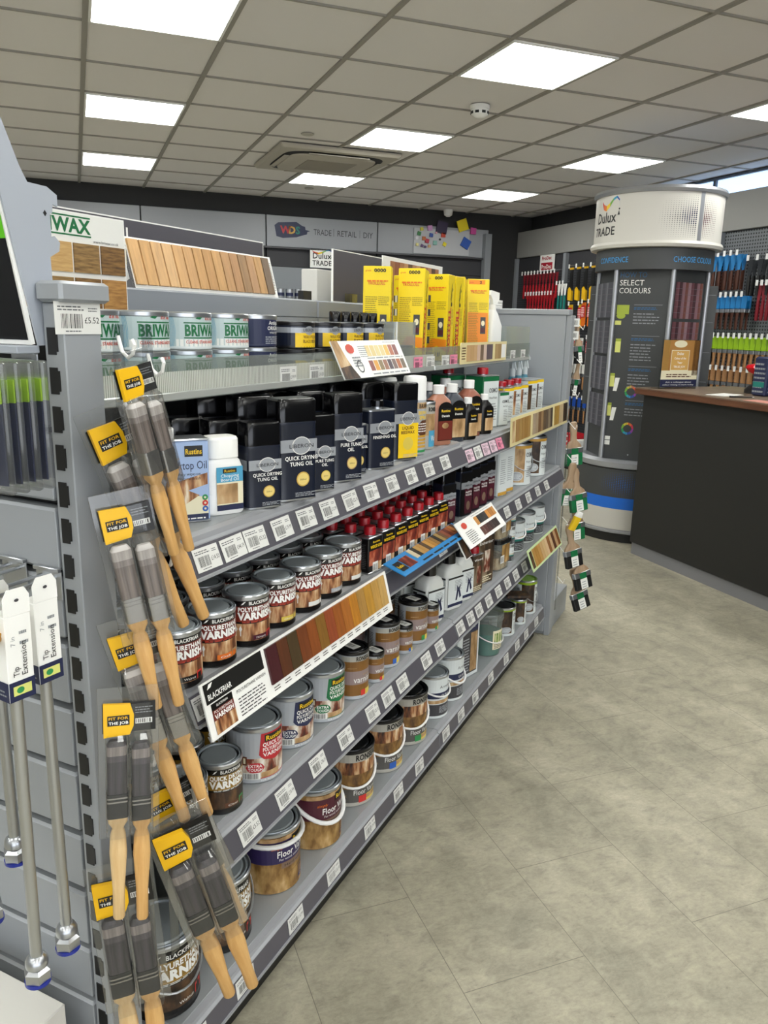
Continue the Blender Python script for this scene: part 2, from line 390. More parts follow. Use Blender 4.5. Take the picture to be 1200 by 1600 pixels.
OFB = RM(-.02, -.1, .032); OFR = RM(-.07, .06, .042)
# ---- back wall display
t = thing('wall_display_unit', 'grey wall display unit along the back wall with a printed header', 'display unit', OFB, ROOM)
hp = M('header_grey', '9b9ea3', .45); dk = M('backing_dark', '343438', .6); gp = M('backing_grey', '83878c', .5)
xs = [-3.0, -1.2, .70, 1.97, 3.228, 4.62]
for i in range(5):
    mb = MB(); mb.box(xs[i]+.006, 8.74, 2.185, xs[i+1]-.006, 8.78, 2.50, hp, .004); mb.build('header_panel', t)
    mb = MB(); mb.box(xs[i]+.01, 8.76, 1.985, xs[i+1]-.01, 8.79, 2.18, dk); mb.build('dark_panel', t)
    mb = MB(); mb.box(xs[i]+.01, 8.76, .2, xs[i+1]-.01, 8.79, 1.98, gp if i < 4 else dk); mb.build('back_panel', t)
mb = MB(); mb.box(-3, 8.70, 2.165, 4.6, 8.76, 2.183, 'dgrey'); mb.build('header_rail', t)
mb = MB(); mb.box(4.54, 8.66, -.032, 4.62, 8.74, 2.45, gp); mb.build('side_post', t)
mb = MB(); mb.box(-3, 8.36, -.032, 4.54, 8.76, .18, gp); mb.build('base', t)
for z in (.55, .95, 1.3, 1.64):
    mb = MB(); mb.box(-3, 8.38, z-.025, 4.5, 8.76, z, gp); mb.build('shelf', t)
LB = Lab(planemap(RM(0, 8.74, 0), AX, (0, 0, 1), -BX))
pts = [(2.08, 2.29), (2.06, 2.40), (2.10, 2.43), (2.30, 2.445), (2.36, 2.41), (2.40, 2.40), (2.38, 2.375), (2.45, 2.36), (2.40, 2.345), (2.415, 2.325), (2.36, 2.31), (2.30, 2.29), (2.15, 2.275)]
LB.poly([(u-.0, v) for u, v in pts], 'navy', 1)
for s_, u, c_ in (('W', 2.12, 'red'), ('D', 2.215, 'gold'), ('S', 2.29, 'teal')): LB.text(s_, u, 2.325, .075, c_, 'l', bold=2)
LB2 = LB; LB = Lab(LB2.mp)
for s_, u in (('TRADE', 2.49), ('RETAIL', 2.76), ('DIY', 3.06)): LB.text(s_, u, 2.325, .062, 'dgrey', 'l', w={'TRADE': .2, 'RETAIL': .22, 'DIY': .11}[s_])
LB.rect(2.715, 2.32, 2.72, 2.40, 'mid'); LB.rect(3.015, 2.32, 3.02, 2.40, 'mid')
for L_, n_ in ((LB, 'header_lettering'), (LB2, 'header_logo')):
    o = L_.build(None, n_); o.parent = t; o.matrix_parent_inverse = Matrix.Rotation(-ROOM, 4, 'Z')
# coloured squares graphic
t2 = thing('colour_square_graphic', 'pale panel of scattered coloured squares at the end of the back wall header', 'wall graphic', OFB, ROOM)
mb = MB(); mb.box(3.66, 8.725, 2.195, 4.36, 8.739, 2.47, M('graphic_pale', 'b4b6ba', .5)); mb.build('backing', t2)
sq = [(4.0, 2.49, .13, 10, '2a1c3c'), (4.26, 2.53, .125, -20, 'e6cf1e'), (4.31, 2.335, .105, 28, '2c55a8'), (4.40, 2.475, .07, 4, 'c04a92'), (3.85, 2.475, .055, -8, 'c490c0'), (4.02, 2.41, .05, 0, 'd0472c'),
      (3.87, 2.40, .04, 5, '2c4c9c'), (3.72, 2.41, .04, 12, '2c7a3c'), (3.92, 2.32, .045, 0, '7fb0a6'), (4.04, 2.31, .04, 25, 'e2d01c'), (3.78, 2.36, .04, 0, 'b4642c'), (3.82, 2.335, .045, 10, 'b02c44'),
      (3.69, 2.36, .035, 0, 'd8d8dc'), (3.75, 2.46, .035, -12, 'd4cc3c'), (3.70, 2.29, .03, 6, 'e0d890'), (3.76, 2.28, .028, 20, '5a3a6c'), (3.85, 2.28, .03, 0, 'c8a070'), (3.80, 2.27, .024, 12, '443060'), (3.93, 2.43, .02, 0, 'e8b0c0'), (3.98, 2.36, .018, 30, '1c1c1c')]
for a, z, s_, r_, c_ in sq:
    mb = MB(); mb.T = Matrix.Translation((a, 8.715, z)) @ Matrix.Rotation(rad(r_), 4, 'Y'); mb.box(-s_/2, -.008, -s_/2, s_/2, .009, s_/2, M('square_'+c_, c_, .5)); mb.build('coloured_square', t2)
def swoosh(LB, u, v, s, k=.62):
    cols = ['c8202c', 'e0701c', 'e8c41c', '6aa83c', '2c9ac0', '1d4fae', '1d4fae']
    pts = [(0, .55, .10), (.12, .30, .26), (.3, .22, .26), (.5, .38, .2), (.68, .62, .13), (.85, .72, .11), (.98, .55, .08), (1.0, .25, .03)]
    for i in range(7):
        (a, b, c), (d, e, f) = pts[i], pts[i+1]
        LB.poly([(u+a*s, v+(b-c/2)*s*k), (u+d*s, v+(e-f/2)*s*k), (u+d*s, v+(e+f/2)*s*k), (u+a*s, v+(b+c/2)*s*k)], M('arc_'+cols[i], cols[i], .5), 2)
    LB.ell(u+1.0*s, v+.1*s, .035*s, .035*s, 'ink'); LB.poly([(u+.97*s, v+.06*s), (u+1.02*s, v+.06*s), (u+1.04*s, v-.12*s), (u+.93*s, v-.12*s)], 'ink')
def trade_sign(LB, u, v, s):
    swoosh(LB, u, v+.45*s, s*.95, .34); LB.text('Dulux', u+.02*s, v+.3*s, .26*s, 'ink', 'l', w=.9*s, bold=1); LB.text('TRADE', u, v, .22*s, 'ink', 'l', w=.92*s, bold=1)
t = thing('hanging_sign', 'small white square sign with a rainbow swoosh, below the back wall header', 'sign', OFB, ROOM)
mb = MB(); mb.box(2.44, 8.70, 1.985, 2.735, 8.712, 2.175, 'white'); mb.build('board', t)
LB = Lab(planemap(RM(0, 8.70, 0), AX, (0, 0, 1), -BX)); trade_sign(LB, 2.465, 2.01, .235); o = LB.build(None, 'print'); o.parent = t; o.matrix_parent_inverse = Matrix.Rotation(-ROOM, 4, 'Z')
def small_tin():
    t = thing('paint_tin', 'x', 'tin'); mb = MB(); mb.lathe([(.036, 0), (.038, .004), (.038, .03)], 'silver', 20); mb.lathe([(.0385, .03), (.0385, .062)], 'navy', 20); mb.lathe([(.038, .062), (.038, .1), (.034, .103)], 'silver', 20)
    mb.build('body', t); return t
for i in range(7):
    put('smalltin', small_tin, RM(1.84+.095*i, 8.35, 1.672), 0, 'small silver tin with navy band on the back wall shelf, %s from the left' % ORD[i], 'small silver tins on the back wall')

# ---- right wall display
t = thing('wall_pegboard_unit', 'grey and black pegboard display along the right wall with a plain header', 'display unit', OFR, ROOM)
pegm = M('pegboard', '6c7074', .5, kind='perf', dark='1a1a1c', scale=38)
mb = MB(); mb.box(5.08, 2.2, 2.195, 5.12, 8.62, 2.49, M('header_warm', '8e8d8a', .5), .004); mb.build('header_panel', t)
mb = MB(); mb.box(5.11, 6.55, 2.0, 5.15, 8.6, 2.19, dk); mb.box(5.11, 6.55, .2, 5.15, 8.6, 2.0, M('peg_dark', '3a3c40', .5, kind='perf', dark='101012', scale=38)); mb.build('dark_panel', t)
mb = MB(); mb.box(5.11, 2.2, .2, 5.15, 6.5, 2.19, pegm); mb.build('peg_panel', t)
for b in (8.6, 7.55, 6.5, 5.3, 4.1, 2.9):
    mb = MB(); mb.box(5.07, b, -.042, 5.11, b+.05, 2.19, gp); mb.build('upright', t)
mb = MB(); mb.box(4.78, 2.2, .03, 5.1, 8.6, .10, gp, .005); mb.box(4.80, 2.2, -.042, 5.1, 8.6, .03, 'ink'); mb.box(4.775, 2.2, .10, 4.78, 8.6, .145, gp); mb.build('base_shelf', t)
t = thing('hanging_sign', 'white and red card sign above the red tools on the right wall', 'sign', OFR, ROOM)
mb = MB(); mb.box(5.085, 7.80, 2.02, 5.095, 8.09, 2.215, 'white'); mb.box(5.082, 7.83, 2.03, 5.086, 8.06, 2.11, M('sign_red', 'a8142c', .5)); mb.build('board', t)
LB = Lab(planemap(RM(5.082, 8.09, 0), -BX, (0, 0, 1), -AX)); LB.text('ProDec', .145, 2.045, .045, 'white', w=.2, bold=1); LB.text('ProDec', .145, 2.14, .04, 'sign_red', w=.2, bold=1)
o = LB.build(None, 'print'); o.parent = t; o.matrix_parent_inverse = Matrix.Rotation(-ROOM, 4, 'Z')

# things on hooks: local -Y... each hangs with its face to -a (towards the room)
def hook_tag(mb, L=.16):
    mb.tube([(0, 0, .012), (-L, 0, 0)], .0022, 'silver', 6); mb.box(-L-.004, -.012, -.03, -L, .012, .012, 'cap_white')
def hooks(b, z, n, name, L=.16):
    for i in range(n):
        mb = MB(); hook_tag(mb, L)
def hanging(kind, cols):
    def mk():
        t = thing(kind, 'x', 'tool')
        A, B = cols
        if kind == 'paintbrush':      # handle down or up
            mb = MB(); mb.se([(-.26, .006, .009), (-.24, .007, .012), (-.19, .007, .010), (-.15, .007, .014), (-.13, .008, .02)], B, 10); mb.build('handle', t)
            mb = MB(); mb.box(-.009, -.024, -.13, .009, .024, -.10, 'silver', .003); mb.build('ferrule', t)
            mb = MB(); mb.box(-.008, -.026, -.10, .008, .026, -.0, A, .004); mb.build('sleeve', t)
        elif kind == 'scraper':
            mb = MB(); mb.se([(-.27, .009, .013, 3), (-.2, .010, .016, 3), (-.12, .009, .012, 3)], A, 10); mb.build('handle', t)
            mb = MB(); mb.prism([(-.012, -.12), (.012, -.12), (.03, -.0), (-.03, 0)], -.001, .001, B, 'x'); mb.build('blade', t)
        elif kind == 'hand_saw':
            mb = MB(); mb.prism([(-.03, -.3), (.03, -.3), (.03, -.06), (-.03, -.0)], -.003, .003, B, 'x'); mb.build('card', t)
            mb = MB(); mb.prism([(-.034, -.34), (.03, -.33), (.034, -.22), (.01, -.20), (-.03, -.24)], -.012, .012, A, 'x'); mb.build('handle', t)
            mb = MB(); mb.box(-.005, -.034, -.02, .005, .034, .0, A); mb.build('cap', t)
        elif kind == 'carded_pack':
            mb = MB(); mb.box(-.012, -.035, -.24, .0, .035, 0, B, .003); mb.build('card', t)
            mb = MB(); mb.box(-.02, -.034, -.15, -.012, .034, -.03, A, .003); mb.build('print_panel', t)
            LB = Lab(planemap((-.02, .03, 0), (0, -1, 0), (0, 0, 1), (-1, 0, 0))); LB.lines(.005, -.14, .055, -.04, 6, 'white', 2); LB.build(t, 'small_print')
        elif kind == 'carton':
            mb = MB(); mb.box(-.18, -.06, 0, 0, .06, .055, A, .002); mb.build('box', t)
            LB = Lab(planemap((-.18, .06, 0), (0, -1, 0), (0, 0, 1), (-1, 0, 0))); LB.rect(.03, .018, .09, .038, B); LB.build(t, 'print')
        return t
    return mk
M('handle_wood', 'b98a5e', .5, kind='wood', dark='8c6238', stretch=(12, 12, 1.5)); M('handle_brown', '4e2a1c', .4); M('tool_blue', '1878b8', .4); M('tool_cyan', '1c9ac8', .4); M('tool_green', '9ac41c', .4)
M('tool_deepred', '7c1522', .4); M('tool_redh', 'a81824', .4); M('tool_teal', '1c7c74', .4); M('tool_yellow', 'e8b81c', .4)
def row(kind, cols, b0, b1, z, n, key, what, where, group, a=4.98, deep=1, tilt=0, hookL=.2):
    """n things side by side along the wall from b0 to b1, each hanging on its own wire hook"""
    for i in range(n):
        b = b0 + (b1-b0)*(i/(n-1) if n > 1 else 0)
        for d in range(deep):
            lb = '%s %s, %s from left%s' % (what, where, ORD[i], '' if deep == 1 else (', front' if d == 0 else ', behind'))
            o = put(key, hanging(kind, cols), RM(a+d*.045-.03, b+.06, z+.042), (rad(tilt), 0, ROOM), lb, group)
            o['category'] = {'paintbrush': 'brush', 'scraper': 'scraper', 'hand_saw': 'saw', 'carded_pack': 'pack', 'carton': 'box'}[kind]
        hk = put('hook', mk_hook, RM(5.04, b+.06, z+.062), ROOM, 'wire hook above %s, %s from the left' % (group, ORD[i]), 'hooks above '+group)
def mk_hook():
    t = thing('display_hook', 'x', 'hook'); mb = MB(); mb.tube([(0, 0, .012), (-.125, 0, 0)], .0025, 'silver', 6); mb.build('wire', t)
    mb = MB(); mb.box(-.129, -.012, -.030, -.126, .012, .012, 'cap_white'); mb.build('tag', t); return t
row('scraper', ('tool_redh', 'tool_deepred'), 8.3, 7.62, 1.99, 11, 'redtool', 'long red handled tool', 'on the upper hooks left of the tower', 'red handled tools')
row('scraper', ('tool_redh', 'tool_redh'), 8.2, 7.66, 1.76, 10, 'redtool2', 'red handled scraper', 'on the second hooks left of the tower', 'red handled scrapers')
row('scraper', ('tool_teal', 'white'), 7.56, 7.44, 1.86, 3, 'tealtool', 'teal handled tool', 'beside the red tools', 'teal handled tools')
row('hand_saw', ('tool_yellow', 'ink'), 7.34, 6.7, 2.02, 6, 'saw', 'black and yellow saw pack', 'right of the teal tools', 'black and yellow saws')
row('carded_pack', ('pure_red', 'tool_yellow'), 7.3, 7.12, 1.64, 2, 'redpack', 'red and yellow carded pack', 'below the saws', 'red and yellow packs')
row('carded_pack', ('pure_red', 'orange'), 7.06, 6.95, 1.66, 2, 'redpack2', 'red and orange carded pack', 'below the saws', 'red and orange packs')
row('carded_pack', ('grey', 'white'), 6.86, 6.62, 1.66, 3, 'whitepack', 'white and grey carded pack', 'left of the tower', 'white and grey packs')
row('carded_pack', ('red', 'paper'), 7.2, 6.66, 1.30, 5, 'redpack3', 'dark red and white pack', 'on the middle hooks left of the tower', 'dark red and white packs')
row('paintbrush', ('paper', 'handle_wood'), 7.3, 6.6, 1.03, 10, 'wbrush', 'white sleeved brush with wood handle', 'left of the tower', 'white sleeved brushes')
row('paintbrush', ('blue', 'handle_wood'), 7.3, 6.55, .68, 9, 'bbrush', 'blue sleeved brush with wood handle', 'left of the tower', 'blue sleeved brushes')
row('scraper', ('handle_brown', 'tool_blue'), 5.42, 5.02, 2.0, 7, 'bluetool', 'brown handled brush in blue card', 'on the top hooks right of the tower', 'blue carded brushes', deep=2)
row('scraper', ('ink', 'steel_dark'), 4.9, 4.62, 1.95, 4, 'blacktool', 'black tool', 'on the top hooks at the right edge', 'black tools', deep=2)
row('paintbrush', ('tool_blue', 'handle_brown'), 5.42, 4.92, 1.68, 10, 'blue2', 'blue sleeved brush with brown handle', 'on the second hooks right of the tower', 'blue brushes right of the tower', deep=2)
row('scraper', ('tool_deepred', 'tool_deepred'), 4.78, 4.5, 1.76, 7, 'red2', 'dark red tool', 'at the right edge above the green brushes', 'dark red tools')
row('paintbrush', ('tool_green', 'handle_wood'), 5.4, 4.55, 1.36, 16, 'green1', 'green sleeved brush with wood handle', 'above the counter', 'green sleeved brushes', deep=2)
row('paintbrush', ('handle_wood', 'handle_wood'), 5.36, 4.7, 1.1, 11, 'wood1', 'plain wooden brush handle', 'just above the counter top', 'wooden brush handles above the counter')
for i in range(4):
    put('redbox', hanging('carton', ('pure_red', 'white')), RM(4.93, 6.98, .143+.056*i), ROOM, 'red carton in the stack on the floor shelf by the tower, %s from the bottom' % ORD[i], 'red cartons on the base shelf')['category'] = 'box'
for i in range(3):
    put('darkbox', hanging('carton', ('maroon', 'ink')), RM(4.94, 7.13, .143+.056*i), ROOM, 'dark carton left of the red stack on the base shelf, %s from the bottom' % ORD[i], 'dark cartons on the base shelf')['category'] = 'box'
    put('whbox', hanging('carton', ('white', 'grey')), RM(4.94, 6.84, .143+.056*i), ROOM, 'white carton right of the red stack on the base shelf, %s from the bottom' % ORD[i], 'white cartons on the base shelf')['category'] = 'box'
# ================================================================== colour display tower
PC = RM(3.73, 4.60)
t = thing('display_tower', 'tall round colour chooser tower with a white perforated drum top beside the counter', 'display stand', (PC.x, PC.y, 0))
R = .411; camdir = math.atan2(-PC.y, -PC.x)
M('drum_white', 'cfccc4', .4); M('tower_silver', 'a4a6aa', .35, .6); M('tower_dark', '3d3f40', .45)
mb = MB(); mb.lathe([(R-.01, 0), (R-.01, .06)], 'ink', 64); mb.build('plinth', t)
mb = MB(); mb.lathe([(R-.005, .06), (R+.008, .066), (R+.008, .082), (R-.005, .09)], 'tower_silver', 64); mb.build('lower_ring', t)
mb = MB(); mb.lathe([(R, .09), (R, .235)], M('base_pale', 'c2bfb6', .35), 64, (0, 0)); mb.lathe([(R, .235), (R, .315)], M('base_blue', '1465c8', .4), 64, (0, 0)); mb.lathe([(R, .315), (R, .51)], 'tower_dark', 64, (0, 0)); mb.build('base_drum', t)
mb = MB(); mb.lathe([(R-.01, .51), (R+.012, .522), (R+.012, .556), (R-.03, .572), (R-.05, .565), (.2, .565)], 'tower_silver', 64); mb.build('upper_ring', t)
LB = Lab(cylmap(R, camdir), .012)
for i in range(26):
    for j in range(15):
        u = -.27+.015*i; v = .325+.0115*j; r_ = .0042*max(0, 1-abs(u+.07)/.2)*max(.1, 1-abs(v-.41)/.11)
        if r_ > .0008: LB.ell(u, v, r_, r_, 'base_blue', 1, 6)
LB.build(t, 'base_dots')
# hexagonal shaft
hx = math.radians(-9) + camdir; RH = .35
def hexpt(k): a = hx + rad(30) + rad(60)*k; return RH*cos(a), RH*sin(a)
mb = MB(); mb.prism([hexpt(k) for k in range(6)], .55, 1.84, 'tower_dark'); mb.build('shaft', t)
for k in range(6):
    x, y = hexpt(k); mb = MB(); mb.tube([(x*1.03, y*1.03, .55), (x*1.03, y*1.03, 1.84)], .016, 'tower_silver', 10); mb.build('pole', t)
    a = hx + rad(60)*k + rad(60)
mb = MB(); mb.lathe([(.385, 1.825), (.385, 1.955)], 'tower_dark', 64); mb.build('lettered_band', t)
mb = MB(); mb.lathe([(R-.01, 1.98), (R, 1.985), (R, 2.31), (R-.02, 2.313)], 'drum_white', 72, (1, 0)); mb.build('drum', t)
for nm, z in (('drum_lower_rim', 1.98), ('drum_upper_rim', 2.31)):
    mb = MB(); mb.lathe([(R-.015, z-.020), (R+.012, z-.018), (R+.020, z), (R+.012, z+.018), (R-.015, z+.020)], 'tower_silver' if z > 2 else 'drum_white', 72, (1, 0)); mb.build(nm, t)
LB = Lab(cylmap(R, camdir), .02); u0 = -.52
swoosh(LB, u0+.09, 2.185, .17, .75); LB.text('Dulux', u0+.04, 2.125, .066, 'ink', 'l', w=.20, bold=1); LB.text('TRADE', u0+.01, 2.045, .054, 'ink', 'l', w=.225, bold=1)
LB.build(t, 'drum_logo'); LB = Lab(LB.mp, .02); LB.rect(.262, 2.0, .292, 2.295, 'tower_silver', 2)
for i in range(34):
    for j in range(22):
        u = -.1+.0155*i; v = 2.02+.0118*j
        if abs(u-.277) < .022: continue
        r_ = .0072*(max(0, 1-abs(u-.25)/.27)**.8)*max(.15, 1-abs(v-2.135)/.17)
        if r_ > .0009: LB.ell(u, v, r_, r_, ('maroon' if (i > 24) else 'navy' if 15 < i < 23 and 6 < j < 16 else 'mid'), 1, 6)
LB.build(t, 'drum_dots')
LB = Lab(cylmap(.385, camdir), .02); M('tower_blue', '3f9ad8', .5); LB.text('CONFIDENCE', -.165, 1.87, .036, 'tower_blue', 'r', w=.25); LB.build(t, 'band_print'); LB = Lab(LB.mp, .02); LB.text('CHOOSE COLOUR', .12, 1.87, .036, 'tower_blue', 'l', w=.33); LB.build(t, 'band_print')
# front face print
ap = RH*cos(rad(30)); n_ = Vector((cos(hx), sin(hx), 0)); U_ = Vector((-sin(hx), cos(hx), 0))
LB = Lab(planemap(n_*ap + Vector((0, 0, .042)), U_, (0, 0, 1), n_))
M('tb2', '2c5d86', .5); LB.text('HOW TO', -.155, 1.735, .036, 'tb2', 'l', w=.17); LB.text('SELECT', -.155, 1.685, .036, 'paper', 'l', w=.155); LB.text('COLOURS', -.155, 1.635, .036, 'paper', 'l', w=.2)
LB.build(t, 'title_print'); LB = Lab(LB.mp); M('lime1', '9fae3c', .6); M('lime2', 'd6d878', .6)
for q, (u, v, w_, h_) in enumerate([(-.16, 1.50, .08, .06), (-.165, 1.43, .04, .028), (-.15, 1.25, .035, .09), (-.17, 1.02, .035, .09), (-.175, .82, .035, .09)]):
    LB.rect(u, v, u+w_, v+h_, 'lime1' if q < 1 else 'lime2', 2)
    if q: pass
    if q > 1: LB.rect(u, v+h_*.8, u+w_, v+h_, 'lime1', 3)
    if q > 2: LB.poly([(u+.03, v-.03), (u+.055, v-.03), (u+.07, v+.06), (u+.04, v+.06)], 'paper', 1)
LB.ell(-.13, 1.49, .03, .02, 'lime1', 3)
LB.rect(-.18, 1.28, -.178, 1.44, 'grey', 1); LB.build(t, 'diagram_print'); LB = Lab(LB.mp)
for z, n_l in ((1.56, 4), (1.36, 6), (1.16, 5), (.93, 3)):
    LB.rect(-.05, z, .13, z+.0025, 'grey', 2); LB.text({1.56: 'FIND YOUR', 1.36: 'SELECT A', 1.16: 'TRY', .93: 'TRY'}[z], 0, z-.02, .001, 'tb2') if False else LB.lines(-.05, z-.03, .10, z-.01, 2, 'tb2', 2, .6, .1, 4)
    LB.lines(-.05, z-.04-.02*n_l, .12, z-.04, n_l, 'grey', 2, .32, .3, int(z*100))
LB.build(t, 'text_print'); LB = Lab(LB.mp)
WH = ['c4304c', 'd8702c', 'd8c43c', '7cb03c', '2c9a5c', '2c9ac0', '3050a8', '8c3c9c']
for i, z in ((0, .99), (1, .74)):
    LB.ring(-.02, z, .026, .042, [M('wheel_'+c, c, .5).name for c in WH], 2); LB.build(t, 'colour_wheel'); LB = Lab(LB.mp)
LB.rect(-.19, .62, -.13, .65, 'paper', 2); LB.rect(-.19, .655, -.13, .68, 'paper', 2); LB.ell(0, .56, .006, .006, 'silver', 2)
LB.build(t, 'face_print')
# racks of colour cards on the right and left faces
def rackface(k, rows, pal, nm):
    a = hx + rad(60)*k; n2 = Vector((cos(a), sin(a), 0)); u2 = Vector((-sin(a), cos(a), 0)); side = 1 if k > 0 else -1
    for (z0, z1) in rows:
        for i in range(9):
            mb = MB(); c = n2*(ap+.012) + u2*(-.13+.03*i)
            mb.T = Matrix.Translation((c.x, c.y, 0)) @ Matrix.Rotation(a + side*rad(25), 4, 'Z')
            cc_ = pal[i % len(pal)]; mb.box(-.011, -.0012, z0, .012, .0012, z1, M('card_'+cc_, cc_, .5)); [mb.box(-.0112, -.0014, z0+(z1-z0)*s_/6-.002, .0122, .0014, z0+(z1-z0)*s_/6, M('card_edge', '746c74', .5)) for s_ in range(1, 6)]
            mb.build('colour_card', t)
rackface(1, [(1.52, 1.75), (1.28, 1.50), (1.03, 1.26)], ['6c4048', '4c2c34', '8c6870', '7c4c44', '9c7c84'], 'r')
rackface(-1, [(1.52, 1.75), (1.28, 1.50), (1.03, 1.26), (.78, 1.0)], ['4c4c54', '5c5c64', '74747c', '4c4c54'], 'l')
for k, sgn in ((1.5, 1), (-1.5, -1)):
    a = hx + rad(60)*k + sgn*rad(8); x, y = .36*cos(a), .36*sin(a); mb = MB(); mb.T = Matrix.Translation((x, y, 0)) @ Matrix.Rotation(a, 4, 'Z')
    mb.box(-.06, -.006, .9, .07, .006, 1.74, 'tower_dark'); 
    for z in (1.1, 1.3, 1.5, 1.68): mb.box(-.05, -.0075, z, .06, .0075, z+.002, 'grey')
    mb.build('wing', t)
for k in (.5, -.5):
    a = hx + rad(60)*k; mb = MB(); mb.T = Matrix.Translation((RH*.92*cos(a), RH*.92*sin(a), 0)) @ Matrix.Rotation(a, 4, 'Z')
    mb.prism([(.0, 1.36), (.045, 1.42), (.055, 1.53), (.045, 1.64), (0, 1.72)], -.003, .003, 'tower_silver', 'y') if False else mb.add([(0, -.003, 1.36), (.04, -.003, 1.42), (.05, -.003, 1.54), (.04, -.003, 1.66), (0, -.003, 1.73), (0, .003, 1.36), (.04, .003, 1.42), (.05, .003, 1.54), (.04, .003, 1.66), (0, .003, 1.73)], [(0, 1, 2, 3, 4), (9, 8, 7, 6, 5), (0, 5, 6, 1), (1, 6, 7, 2), (2, 7, 8, 3), (3, 8, 9, 4), (4, 9, 5, 0)], 'tower_silver')
    mb.build('fin', t)

# ================================================================== counter
t = thing('counter', 'black shop counter with a thick brown wood worktop', 'counter', (0, 0, 0), ROOM)
M('counter_black', '1b1b1a', .5); M('counter_plinth', '77777a', .45); M('worktop', '6e4730', .35, kind='wood', dark='4f3122', scale=4, stretch=(14, 1.2, 14)); M('worktop_top', '8a7764', .35, kind='wood', dark='5e4c3c', scale=5, stretch=(14, 1, 14))
mb = MB(); mb.box(3.34, .6, .08, 4.04, 4.09, 1.048, 'counter_black', .003); mb.build('body', t)
mb = MB(); mb.box(3.352, .6, 0, 4.0, 4.08, .08, 'counter_plinth'); mb.build('plinth', t)
mb = MB(); mb.box(3.29, .55, 1.048, 4.09, 4.12, 1.084, 'worktop', .003); mb.box(3.293, .553, 1.084, 4.087, 4.117, 1.09, 'worktop_top', .001); mb.build('worktop', t)
mb = MB(); mb.lathe([(.004, 0), (.003, .002)], 'silver', 8); mb.T = Matrix.Identity(4)
CT = 1.09
# poster stand
t = thing('poster_stand', 'small gold poster of an interior standing on the counter before the tower', 'poster', RM(3.50, 3.98, CT), (rad(0), 0, ROOM))
mb = MB(); mb.box(-.145, -.004, 0, .145, .004, .30, M('clear_pl', 'e8ecec', .05, kind='clear', base=.04, gain=.5)); mb.box(-.145, -.004, 0, .145, .07, .006, 'clear_pl'); mb.build('holder', t)
LB = Lab(planemap((-.14, -.0045, .012), (1, 0, 0), (0, 0, 1), (0, -1, 0)))
M('gold_wall', 'a9793c', .5); M('gold_l', 'd0a45a', .5)
LB.rect(0, 0, .28, .045, 'navy'); LB.rect(0, .045, .28, .10, 'cream'); LB.rect(0, .10, .28, .285, 'gold_wall'); LB.rect(.235, .07, .28, .285, 'brown'); LB.rect(0, .1, .05, .285, 'gold_l')
LB.ell(.13, .262, .05, .022, 'cream', 2); LB.rect(.065, .10, .205, .225, 'cream', 2); LB.rect(.069, .104, .201, .221, 'gold_l', 3)
for i, s_ in enumerate(['Dulux', 'Colour of the', 'Year', 'TRUE JOY']): LB.text(s_, .135, .195-.026*i, .013 if i else .018, 'white', w=[.05, .09, .04, .09][i], d=4, bold=1)
LB.lines(.04, .06, .24, .085, 2, 'brown', 3)
LB.text('Ask a colleague about', .14, .025, .009, 'white', w=.2, d=3); LB.text('colour mixing in-store today', .14, .009, .009, 'white', w=.24, d=3)
LB.build(t, 'poster')
# magnet dish stand
t = thing('pin_dish', 'glossy red bowl on a small black base on the counter', 'bowl', RM(3.78, 3.62, CT), ROOM)
mb = MB(); mb.lathe([(.07, 0), (.07, .02), (.045, .045), (.02, .05), (.02, .11)], 'ink', 24); mb.build('base', t)
mb = MB(); mb.lathe([(.02, .105), (.06, .125), (.078, .15), (.07, .165), (.05, .172)], M('gloss_red', 'd00c1c', .08), 32); mb.build('bowl', t)
t = thing('navy_can', 'dark navy can with pale lettering at the right edge of the counter', 'can', RM(3.70, 3.47, CT), ROOM)
mb = MB(); mb.box(-.07, -.05, 0, .07, .05, .22, 'navy', .008); mb.build('body', t)
LB = Lab(planemap((-.0, -.05, 0), (1, 0, 0), (0, 0, 1), (0, -1, 0))); LB.lines(-.05, .02, .05, .2, 9, 'grey', 2, .4); LB.build(t, 'print'); LB = Lab(planemap((-.07, .0, 0), (0, -1, 0), (0, 0, 1), (-1, 0, 0))); LB.lines(-.04, .02, .04, .2, 7, 'grey', 2, .4); LB.rect(-.04, .05, .04, .08, 'teal', 3); LB.build(t, 'side_print')
mb = MB(); mb.box(-.10, -.06, 0, .10, .06, .002, 'paper'); mb.build('leaflet', loc=RM(3.47, 3.55, CT), rot=ROOM+.3, label='white leaflet lying on the counter top', cat='leaflet')
mb = MB(); mb.tube([(-.06, 0, .005), (.06, 0, .005)], .005, 'ink', 8, .003); mb.tube([(.055, 0, .005), (.07, 0, .005)], .003, 'silver', 6); mb.build('pen', loc=RM(3.42, 3.38, CT), rot=ROOM-.5, label='black pen lying on the counter beside the leaflet', cat='pen')
mb = MB(); mb.box(-.12, -.05, 0, .12, .05, .0015, M('pink_paper', 'd08c7c', .5)); mb.build('leaflet', loc=RM(3.36, 3.14, CT), rot=ROOM+1.5, label='pinkish leaflet at the front edge of the counter', cat='leaflet')

